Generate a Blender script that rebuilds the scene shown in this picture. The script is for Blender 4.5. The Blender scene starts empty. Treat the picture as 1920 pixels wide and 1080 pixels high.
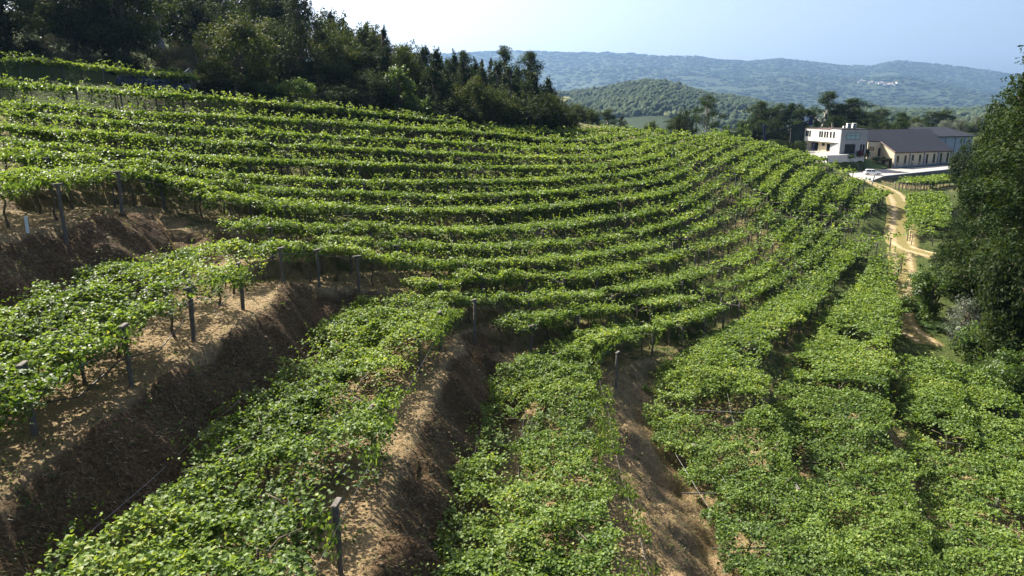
import bpy, bmesh, math, random
import numpy as np
from mathutils import Vector, Matrix
SC = bpy.context.scene
COL = SC.collection
R = math.radians
RNG = np.random.default_rng(11)
random.seed(7)

# ------------------------------------------------------------------ camera, light, exposure
cam_d = bpy.data.cameras.new('camera')
cam = bpy.data.objects.new('camera', cam_d)
COL.objects.link(cam)
cam.location = (0, 0, 30)
cam.rotation_euler = (R(90 - 14.18), 0, 0)
cam_d.sensor_width = 36
cam_d.lens = 1346 / 1920 * 36
cam_d.clip_end = 20000
SC.camera = cam
SUN_AZ, SUN_EL = 48, 43          # degrees left of the view direction, above the horizon
world = bpy.data.worlds.new('World')
SC.world = world
world.use_nodes = True
wn = world.node_tree.nodes
sky = wn.new('ShaderNodeTexSky')
sky.sky_type = 'NISHITA'
sky.sun_disc = False
sky.sun_elevation = R(SUN_EL)
sky.sun_rotation = R(-SUN_AZ)
sky.altitude = 100
sky.air_density = 0.65
sky.dust_density = 5.0
sky.ozone_density = 2.2
wn['Background'].inputs['Strength'].default_value = 0.088
world.node_tree.links.new(sky.outputs[0], wn['Background'].inputs['Color'])
sun_d = bpy.data.lights.new('sun', 'SUN')
sun_d.energy = 5.0
sun_d.angle = R(0.53)
sun_d.color = (1.0, 0.93, 0.82)
sun = bpy.data.objects.new('sun', sun_d)
COL.objects.link(sun)
sdir = Vector((-math.sin(R(SUN_AZ)) * math.cos(R(SUN_EL)), math.cos(R(SUN_AZ)) * math.cos(R(SUN_EL)), math.sin(R(SUN_EL))))
sun.rotation_euler = sdir.to_track_quat('Z', 'Y').to_euler()
sun.location = (-80, 60, 120)
SC.view_settings.view_transform = 'Standard'
SC.view_settings.look = 'None'
SC.view_settings.exposure = 1.64
SC.view_settings.gamma = 1.0
SC.view_settings.use_curve_mapping = False
SC.cycles.max_bounces = 6
SC.cycles.transparent_max_bounces = 4
SC.cycles.volume_bounces = 0
SC.cycles.sample_clamp_indirect = 6

# ------------------------------------------------------------------ helpers
def tag(o, label=None, cat=None, group=None, kind=None):
    if label: o['label'] = label
    if cat: o['category'] = cat
    if group: o['group'] = group
    if kind: o['kind'] = kind
    return o

def link(o, parent=None):
    COL.objects.link(o)
    if parent is not None: o.parent = parent
    return o

def empty(name, loc, rz=0.0):
    o = bpy.data.objects.new(name, None)
    o.empty_display_size = .5
    o.location = loc
    o.rotation_euler = (0, 0, rz)
    return link(o)

def mesh_np(name, V, F, mat, parent=None, tone=None, smooth=False, attrs=None):
    """one mesh object from arrays: V (n,3), F (m,3) or (m,4)"""
    V = np.ascontiguousarray(V, np.float32); F = np.ascontiguousarray(F, np.int32)
    me = bpy.data.meshes.new(name)
    k = F.shape[1]
    me.vertices.add(len(V)); me.vertices.foreach_set('co', V.ravel())
    me.loops.add(F.size); me.loops.foreach_set('vertex_index', F.ravel())
    me.polygons.add(len(F))
    me.polygons.foreach_set('loop_start', np.arange(0, F.size, k, dtype=np.int32))
    me.polygons.foreach_set('loop_total', np.full(len(F), k, np.int32))
    if smooth: me.polygons.foreach_set('use_smooth', np.ones(len(F), bool))
    al = dict(attrs or {})
    if tone is not None: al['tone'] = tone
    for n, a in al.items():
        at = me.attributes.new(n, 'FLOAT', 'POINT'); at.data.foreach_set('value', np.ascontiguousarray(a, np.float32))
    me.update(calc_edges=True)
    me.validate()
    if mat is not None: me.materials.append(mat)
    return link(bpy.data.objects.new(name, me), parent)

class MB:
    """collects boxes, prisms and tubes into one mesh"""
    def __init__(s): s.bm = bmesh.new()
    def box(s, c, size, rz=0.0, rx=0.0, ry=0.0):
        M = Matrix.Translation(c) @ Matrix.Rotation(rz, 4, 'Z') @ Matrix.Rotation(ry, 4, 'Y') @ Matrix.Rotation(rx, 4, 'X') @ Matrix.Diagonal((size[0], size[1], size[2], 1))
        bmesh.ops.create_cube(s.bm, size=1, matrix=M); return s
    def prism(s, poly, z0, z1):
        n = len(poly)
        a = [s.bm.verts.new((p[0], p[1], z0 if not hasattr(z0, '__len__') else z0[i])) for i, p in enumerate(poly)]
        b = [s.bm.verts.new((p[0], p[1], z1 if not hasattr(z1, '__len__') else z1[i])) for i, p in enumerate(poly)]
        s.bm.faces.new(a[::-1]); s.bm.faces.new(b)
        for i in range(n): s.bm.faces.new((a[i], a[(i + 1) % n], b[(i + 1) % n], b[i]))
        return s
    def face(s, pts):
        s.bm.faces.new([s.bm.verts.new(p) for p in pts]); return s
    def tube(s, pts, rad, n=7, cap=True):
        pts = [Vector(p) for p in pts]
        if not hasattr(rad, '__len__'): rad = [rad] * len(pts)
        rings = []
        for i, p in enumerate(pts):
            d = (pts[min(i + 1, len(pts) - 1)] - pts[max(i - 1, 0)]).normalized()
            u = d.cross(Vector((0, 0, 1)) if abs(d.z) < .9 else Vector((1, 0, 0))).normalized(); w = d.cross(u)
            rings.append([s.bm.verts.new(p + (u * math.cos(a) + w * math.sin(a)) * rad[i]) for a in [2 * math.pi * k / n for k in range(n)]])
        for r0, r1 in zip(rings, rings[1:]):
            for k in range(n): s.bm.faces.new((r0[k], r0[(k + 1) % n], r1[(k + 1) % n], r1[k]))
        if cap: s.bm.faces.new(rings[0][::-1]); s.bm.faces.new(rings[-1])
        return s
    def build(s, name, mat, parent=None, smooth=False, bevel=0.0):
        if bevel: bmesh.ops.bevel(s.bm, geom=s.bm.edges[:], offset=bevel, segments=1, affect='EDGES', clamp_overlap=True)
        bmesh.ops.recalc_face_normals(s.bm, faces=s.bm.faces[:])
        me = bpy.data.meshes.new(name); s.bm.to_mesh(me); s.bm.free()
        if smooth:
            for p in me.polygons: p.use_smooth = True
        if mat is not None: me.materials.append(mat)
        return link(bpy.data.objects.new(name, me), parent)

# value noise (2-D / 3-D), vectorised
def _h(i, j, k=0):
    n = (i * 374761393 + j * 668265263 + k * 2147483647 * 3 + 1442695041) & 0xFFFFFFFF
    n = ((n ^ (n >> 13)) * 1274126177) & 0xFFFFFFFF
    return ((n ^ (n >> 16)) & 0xFFFF) / 65535.0
def vnoise(x, y, sc, seed=0):
    x = np.asarray(x, float) / sc; y = np.asarray(y, float) / sc
    i = np.floor(x).astype(np.int64); j = np.floor(y).astype(np.int64)
    fx = x - i; fy = y - j; fx = fx * fx * (3 - 2 * fx); fy = fy * fy * (3 - 2 * fy)
    a = _h(i, j, seed); b = _h(i + 1, j, seed); c = _h(i, j + 1, seed); d = _h(i + 1, j + 1, seed)
    return (a * (1 - fx) + b * fx) * (1 - fy) + (c * (1 - fx) + d * fx) * fy
def fbm(x, y, sc, oct=4, seed=0):
    s = 0; amp = 1; tot = 0
    for o in range(oct):
        s = s + amp * vnoise(x, y, sc / 2 ** o, seed + o * 17); tot += amp; amp *= .5
    return s / tot
def sstep(a, b, x):
    t = np.clip((x - a) / (b - a), 0, 1); return t * t * (3 - 2 * t)

# ------------------------------------------------------------------ materials
def mat_new(name):
    m = bpy.data.materials.new(name); m.use_nodes = True
    nt = m.node_tree
    return m, nt, nt.nodes, nt.links, nt.nodes['Principled BSDF']
def ramp(nodes, stops):
    r = nodes.new('ShaderNodeValToRGB')
    e = r.color_ramp.elements
    while len(e) < len(stops): e.new(.5)
    for q, (p, c) in zip(e, stops): q.position = p; q.color = (*c, 1)
    return r
def noise_tex(nodes, links, scale, detail=5, vec=None, rough=.6):
    t = nodes.new('ShaderNodeTexNoise'); t.inputs['Scale'].default_value = scale
    t.inputs['Detail'].default_value = detail; t.inputs['Roughness'].default_value = rough
    if vec is not None: links.new(vec, t.inputs['Vector'])
    return t
def plain(name, col, rough=.7, var=.25, scale=3.0, metal=0.0, bump=0.0, spec=.3):
    m, nt, N, L, b = mat_new(name)
    tc = N.new('ShaderNodeTexCoord')
    t = noise_tex(N, L, scale, 6, tc.outputs['Object'])
    lo = tuple(c * (1 - var) for c in col); hi = tuple(min(1, c * (1 + var)) for c in col)
    r = ramp(N, [(.3, lo), (.7, hi)])
    L.new(t.outputs['Fac'], r.inputs[0]); L.new(r.outputs[0], b.inputs['Base Color'])
    b.inputs['Roughness'].default_value = rough; b.inputs['Metallic'].default_value = metal
    b.inputs['Specular IOR Level'].default_value = spec
    if bump:
        bp = N.new('ShaderNodeBump'); bp.inputs['Strength'].default_value = bump; bp.inputs['Distance'].default_value = .05
        L.new(t.outputs['Fac'], bp.inputs['Height']); L.new(bp.outputs[0], b.inputs['Normal'])
    return m
def leaf_mat(name, stops, trans=.35, rough=.42, spec=.4, trans_col=(1.35, 1.25, .55)):
    m, nt, N, L, b = mat_new(name)
    at = N.new('ShaderNodeAttribute'); at.attribute_name = 'tone'
    r = ramp(N, stops); L.new(at.outputs['Fac'], r.inputs[0])
    L.new(r.outputs[0], b.inputs['Base Color'])
    b.inputs['Roughness'].default_value = rough; b.inputs['Specular IOR Level'].default_value = spec
    tr = N.new('ShaderNodeBsdfTranslucent')
    mul = N.new('ShaderNodeVectorMath'); mul.operation = 'MULTIPLY'; mul.inputs[1].default_value = trans_col
    L.new(r.outputs[0], mul.inputs[0]); L.new(mul.outputs[0], tr.inputs['Color'])
    mx = N.new('ShaderNodeMixShader'); mx.inputs[0].default_value = trans
    L.new(b.outputs[0], mx.inputs[1]); L.new(tr.outputs[0], mx.inputs[2])
    L.new(mx.outputs[0], N['Material Output'].inputs['Surface'])
    return m
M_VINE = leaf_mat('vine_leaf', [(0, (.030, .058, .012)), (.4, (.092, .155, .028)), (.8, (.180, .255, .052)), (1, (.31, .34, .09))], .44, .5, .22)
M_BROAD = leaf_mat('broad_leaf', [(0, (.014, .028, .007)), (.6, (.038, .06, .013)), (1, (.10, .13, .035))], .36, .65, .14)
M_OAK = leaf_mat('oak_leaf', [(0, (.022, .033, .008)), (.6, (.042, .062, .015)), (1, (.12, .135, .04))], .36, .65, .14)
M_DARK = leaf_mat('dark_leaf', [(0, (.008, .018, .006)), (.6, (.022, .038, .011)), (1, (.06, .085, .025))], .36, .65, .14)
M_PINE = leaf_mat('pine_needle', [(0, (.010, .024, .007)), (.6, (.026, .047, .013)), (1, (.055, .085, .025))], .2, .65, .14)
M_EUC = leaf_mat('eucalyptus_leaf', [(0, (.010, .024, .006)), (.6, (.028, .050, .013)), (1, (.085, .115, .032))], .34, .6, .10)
M_SILVER = leaf_mat('silver_leaf', [(0, (.07, .09, .065)), (.6, (.14, .17, .13)), (1, (.24, .27, .22))], .2)
M_DRY = leaf_mat('dry_brush', [(0, (.07, .065, .035)), (.6, (.16, .15, .085)), (1, (.28, .25, .16))], .2, .7, .2)
M_BUSH = leaf_mat('bush_leaf', [(0, (.03, .06, .015)), (.6, (.065, .115, .022)), (1, (.12, .18, .04))], .5)
M_FERN = leaf_mat('fern_leaf', [(0, (.04, .08, .025)), (.6, (.085, .15, .05)), (1, (.15, .22, .09))], .5)
M_STRAW = leaf_mat('straw', [(0, (.12, .075, .035)), (.5, (.27, .185, .09)), (1, (.46, .35, .19))], .2, .6, .25, (1, 1, 1))
M_GRASS = leaf_mat('grass_blade', [(0, (.05, .09, .02)), (.6, (.11, .15, .035)), (1, (.26, .25, .09))], .3, .5, .3)
M_BARK = plain('bark', (.11, .085, .06), .9, .4, 4, bump=.6)
M_PALEBARK = plain('pale_bark', (.34, .31, .26), .8, .35, 3, bump=.3)
M_POST = plain('granite_post', (.112, .098, .082), .9, .35, 9, bump=.6)
M_BEAM = plain('weathered_beam', (.085, .078, .068), .85, .35, 8, bump=.4)
M_WIRE = plain('wire', (.30, .30, .29), .45, .1, 3, metal=.8)
M_HOSE = plain('black_hose', (.02, .02, .02), .5, .2, 3)
HAZE = 0.56e-4
CTL=[(-23.4,33.1,24.53),(-24.0,39.2,24.38),(-16.7,19.6,20.39),(-15.6,23.0,21.36),(-15.5,27.6,21.28),(-15.2,32.2,21.28),(-7.5,17.4,17.85),(-7.9,24.5,17.02),(-7.4,34.3,17.11),(-6.8,38.4,17.03),(-14.1,38.7,20.78),(-13.1,42.2,20.34),(-11.2,44.1,19.82),(-4.3,43.9,16.85),(3.8,42.6,13.47),(1.9,24.4,13.48),(7.2,36.6,10.12),(14.1,42.8,10.12),(21.9,43.8,7.76),(29.6,58.8,8.12),(25.2,40.2,5.96),(36.4,53.0,5.37),(41.1,66.3,6.81),(51.9,94.4,7.64),(44.7,83.0,7.39),(42.9,72.4,6.46),(64.0,116.6,9.60),(90.7,165.7,12.17),(93.5,186.4,12.68),(34.2,90.7,9.23),(24.2,69.2,9.77),(16.4,61.1,10.64),(11.4,61.9,13.63),(13.4,73.1,13.14),(-7.4,73.3,17.95),(-47.9,86.1,32.09),(-53.9,80.9,31.97),(-43.2,77.4,30.00),(-35.4,87.5,29.39),(-23.8,102.6,27.84),(-18.5,78.9,23.82),(-16.6,70.4,22.69),(-14.7,61.7,21.07),(-34.3,66.2,26.49),(-34.2,48.6,26.54),(-43.3,63.6,28.44),(-4.9,130.9,25.39),(2.8,95.7,21.10),(2.2,72.1,17.38),(26.7,153.3,24.60),(39.2,158.1,23.08),(53.9,167.9,21.09),(70.6,178.4,17.58),(84.3,172.9,12.04),(30.3,120.9,18.76),(36.0,109.5,14.15),(50.4,113.8,10.95),(16.4,91.5,16.75),(46.3,66.0,5.29),(63.6,105.0,8.80),(45.0,190.0,20.00),(70.0,235.0,14.00),(110.0,230.0,12.00),(-60.0,115.0,37.00),(-95.0,100.0,43.00),(-30.0,145.0,33.00),(5.0,165.0,27.50),(-115.0,60.0,42.00),(-60.0,55.0,30.50),(0.0,2.0,16.00),(-15.0,2.0,20.50),(15.0,6.0,12.00),(30.0,15.0,8.00),(45.0,25.0,5.50),(65.0,60.0,4.50),(85.0,100.0,6.00),(110.0,150.0,10.00),(-32.0,10.0,25.50),(-45.0,25.0,28.50),(98.0,178.0,10.40),(111.0,187.0,9.80),(126.0,197.0,9.40),(150.0,268.0,20.00),(185.0,285.0,20.50),(175.0,312.0,18.00),(150.0,300.0,17.50),(205.0,320.0,18.00),(120.0,290.0,14.50),(120.0,255.0,16.50),(95.0,250.0,14.00),(140.0,190.0,12.00),(-20.0,200.0,34.00),(20.0,260.0,18.00),(60.0,280.0,10.00),(-140.0,120.0,52.00),(-80.0,180.0,46.00),(150.0,120.0,4.00),(150.0,50.0,0.00),(60.0,0.0,2.00),(-60.0,0.0,32.00),(160.0,260.0,8.00)]
ROWS={
'R1':[(-56.8, 83.4), (-53.4, 87.8), (-49.2, 89.5), (-46.1, 91.1), (-42.3, 94.5), (-41.2, 95.3)],
'R2':[(-49.2, 71.7), (-46.5, 72.4), (-44.1, 74.7), (-41.5, 77.0), (-39.1, 79.2), (-34.6, 85.5), (-32.5, 87.2), (-29.9, 91.0), (-26.5, 96.0), (-23.8, 99.6), (-18.9, 105.3), (-12.9, 111.7), (-8.3, 116.8), (-4.5, 118.0), (1.5, 122.5), (11.7, 133.0), (19.8, 140.6), (30.4, 147.2)],
'R3':[(-42.5, 62.9), (-39.8, 66.2), (-36.8, 68.8), (-34.5, 71.5), (-31.1, 76.2), (-28.0, 81.2), (-25.7, 83.8), (-22.6, 88.8), (-19.4, 92.7), (-14.7, 98.1), (-11.8, 101.7), (-6.1, 108.4), (-1.2, 113.6), (4.1, 116.2), (9.8, 121.7), (16.4, 130.4), (24.0, 139.7), (29.4, 144.7)],
'R4':[(-40.4, 58.4), (-39.3, 59.9), (-37.8, 61.1), (-35.9, 61.8), (-33.5, 65.1), (-31.9, 67.9), (-29.0, 70.9), (-26.6, 73.6), (-24.3, 76.8), (-21.7, 80.0), (-18.9, 83.9), (-16.0, 88.7), (-11.2, 93.5), (-4.8, 98.8), (1.3, 103.6), (7.2, 110.0), (13.0, 117.5), (17.6, 124.1), (22.7, 131.8), (29.2, 141.3), (35.5, 148.0)],
'R5':[(-35.9, 51.6), (-34.7, 53.2), (-32.3, 54.6), (-31.1, 56.8), (-29.8, 59.5), (-28.4, 62.1), (-26.6, 65.2), (-24.8, 68.4), (-21.6, 73.2), (-18.9, 78.4), (-15.1, 83.3), (-10.4, 88.5), (-3.8, 93.3), (1.9, 97.5), (6.7, 102.3), (12.2, 109.2), (17.7, 117.7), (22.0, 124.3), (26.5, 133.0), (31.1, 140.1), (38.7, 148.8)],
'R6':[(-32.0, 45.8), (-31.5, 46.1), (-30.2, 46.7), (-29.5, 48.4), (-28.4, 49.0), (-26.7, 50.7), (-25.6, 53.9), (-23.9, 58.1), (-22.6, 61.9), (-20.7, 65.0), (-18.1, 70.1), (-14.2, 78.0), (-9.8, 82.9), (-3.6, 87.9), (1.8, 92.2), (6.4, 96.3), (11.5, 102.7), (15.1, 108.6), (20.5, 115.7), (26.0, 125.3), (31.9, 136.8), (38.0, 146.1), (46.0, 160.0)],
'R7':[(-28.7, 40.8), (-27.4, 43.5), (-26.0, 46.6), (-24.0, 49.4), (-21.3, 51.2), (-20.2, 54.0), (-18.1, 59.2), (-16.3, 62.8), (-13.0, 70.9), (-9.2, 77.9), (-2.2, 83.8), (3.1, 88.2), (9.2, 94.4), (14.0, 100.2), (20.4, 109.8), (25.6, 118.6), (30.4, 128.0), (36.4, 139.8), (43.4, 148.8), (51.0, 162.0)],
'R8':[(-23.2, 46.8), (-21.4, 46.8), (-19.7, 47.5), (-17.8, 52.8), (-15.8, 57.1), (-13.4, 62.6), (-8.6, 72.8), (-2.1, 79.0), (3.0, 83.1), (8.8, 89.6), (13.3, 94.3), (20.3, 104.7), (25.6, 113.3), (30.6, 122.7), (36.0, 134.0), (43.0, 146.0), (54.0, 160.0)],
'R9':[(-26.0, 16.0), (-25.5, 26.0), (-24.7, 34.8), (-24.5, 39.0), (-24.3, 44.7), (-23.0, 46.7), (-20.8, 46.1), (-18.6, 44.7), (-17.6, 45.7), (-15.7, 48.5), (-13.8, 52.5), (-11.2, 58.0), (-7.8, 65.3), (-4.1, 71.3), (0.4, 75.7), (5.4, 80.7), (9.7, 85.8), (15.9, 92.5), (21.1, 100.1), (24.8, 106.5), (30.1, 115.8), (34.7, 125.5), (40.8, 136.4), (49.0, 149.0), (57.0, 160.0)],
'R10':[(-16.0, 41.1), (-14.5, 44.1), (-12.7, 47.0), (-10.0, 51.3), (-6.8, 56.9), (-3.6, 62.3), (1.4, 68.6), (6.2, 75.0), (10.5, 81.0), (16.5, 87.8), (19.4, 91.5), (23.1, 98.4), (26.8, 104.6), (32.2, 113.9), (37.2, 123.0), (43.7, 135.3), (52.4, 148.5), (50.5, 147.0), (60.0, 159.5)],
'R11':[(-12.0, 44.4), (-9.5, 48.2), (-6.3, 51.7), (-2.9, 56.3), (1.0, 62.0), (3.7, 65.6), (6.6, 69.4), (11.8, 76.7), (16.4, 83.0), (22.3, 91.8), (26.6, 100.1), (32.1, 108.8), (37.4, 117.8), (41.9, 126.5), (48.9, 138.1), (55.7, 148.1), (55.5, 148.0), (63.0, 158.0)],
'R12':[(-16.0, 6.0), (-16.2, 15.0), (-15.8, 23.4), (-15.3, 27.3), (-15.1, 32.7), (-14.6, 37.8), (-13.1, 41.3), (-10.5, 43.6), (-8.2, 45.0), (-5.8, 47.6), (-2.4, 52.7), (2.1, 58.5), (6.1, 63.7), (9.2, 68.6), (14.8, 76.3), (20.1, 83.9), (24.3, 90.9), (29.6, 99.6), (35.2, 107.4), (39.3, 114.8), (44.3, 124.3), (48.3, 132.4), (55.1, 142.9), (66.5, 157.5)],
'R13':[(-6.1, 43.4), (-4.0, 47.0), (-1.2, 51.2), (3.1, 55.3), (6.9, 59.2), (9.9, 64.0), (13.8, 70.8), (19.7, 78.8), (26.4, 88.4), (34.8, 100.7), (41.0, 111.3), (45.0, 118.8), (49.9, 127.3), (53.7, 133.9), (59.0, 141.7), (66.4, 151.4)],
'R14':[(-8.2, 3.0), (-8.2, 10.0), (-7.6, 16.8), (-7.7, 23.1), (-7.1, 32.7), (-6.5, 38.3), (-4.8, 42.7), (-2.8, 45.3), (-0.1, 47.5), (2.8, 50.1), (6.3, 54.0), (11.1, 60.2), (16.8, 69.1), (23.3, 77.3), (27.7, 84.2), (33.6, 94.1), (40.6, 104.0), (48.4, 117.7), (52.9, 125.4), (57.0, 132.0), (62.5, 140.1), (69.1, 149.4)],
'R15':[(-0.2, 43.4), (1.7, 46.1), (5.4, 50.1), (10.3, 55.5), (16.7, 63.2), (21.1, 69.6), (27.9, 79.6), (35.5, 91.5), (42.3, 101.9), (47.6, 110.0), (53.0, 119.2), (58.3, 127.9), (64.9, 138.1), (69.7, 143.8)],
'R16':[(0.0, 6.0), (0.5, 14.0), (1.2, 21.5), (1.3, 31.5), (2.5, 40.1), (4.9, 45.2), (9.4, 50.6), (15.3, 57.6), (21.8, 67.1), (26.9, 74.1), (33.8, 84.5), (42.7, 97.5), (50.8, 109.9), (57.7, 120.0), (63.0, 127.6), (68.6, 134.4)],
'R17':[(10.0, 8.0), (10.8, 16.0), (11.1, 24.0), (11.6, 30.3), (11.7, 35.9), (12.2, 41.9), (13.9, 47.1), (17.2, 53.6), (24.1, 63.5), (29.8, 71.8), (37.3, 84.3), (44.5, 94.8), (50.7, 102.4), (57.4, 107.9)],
'R18':[(14.0, 11.0), (15.0, 19.0), (15.7, 27.2), (17.7, 34.0), (19.8, 40.7), (22.5, 47.3), (25.9, 53.8), (31.8, 63.8), (41.1, 79.3), (50.1, 94.3), (53.5, 99.3)],
'R19':[(18.5, 13.0), (20.0, 21.0), (21.8, 28.8), (26.7, 39.1), (30.1, 46.7), (33.8, 54.4), (36.2, 59.7)],
'R20':[(24.0, 22.0), (28.0, 32.0), (31.2, 40.2), (34.8, 46.5), (37.8, 53.0), (40.5, 59.5)],
'B1':[(81.1, 148.9), (103.3, 179.3), (117.0, 192.2)],
'B2':[(77.1, 136.4), (72.2, 127.2), (68.0, 119.3), (62.9, 108.8)],
'B3':[(82.0, 138.2), (75.9, 126.8), (69.6, 115.5)],
}
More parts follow.
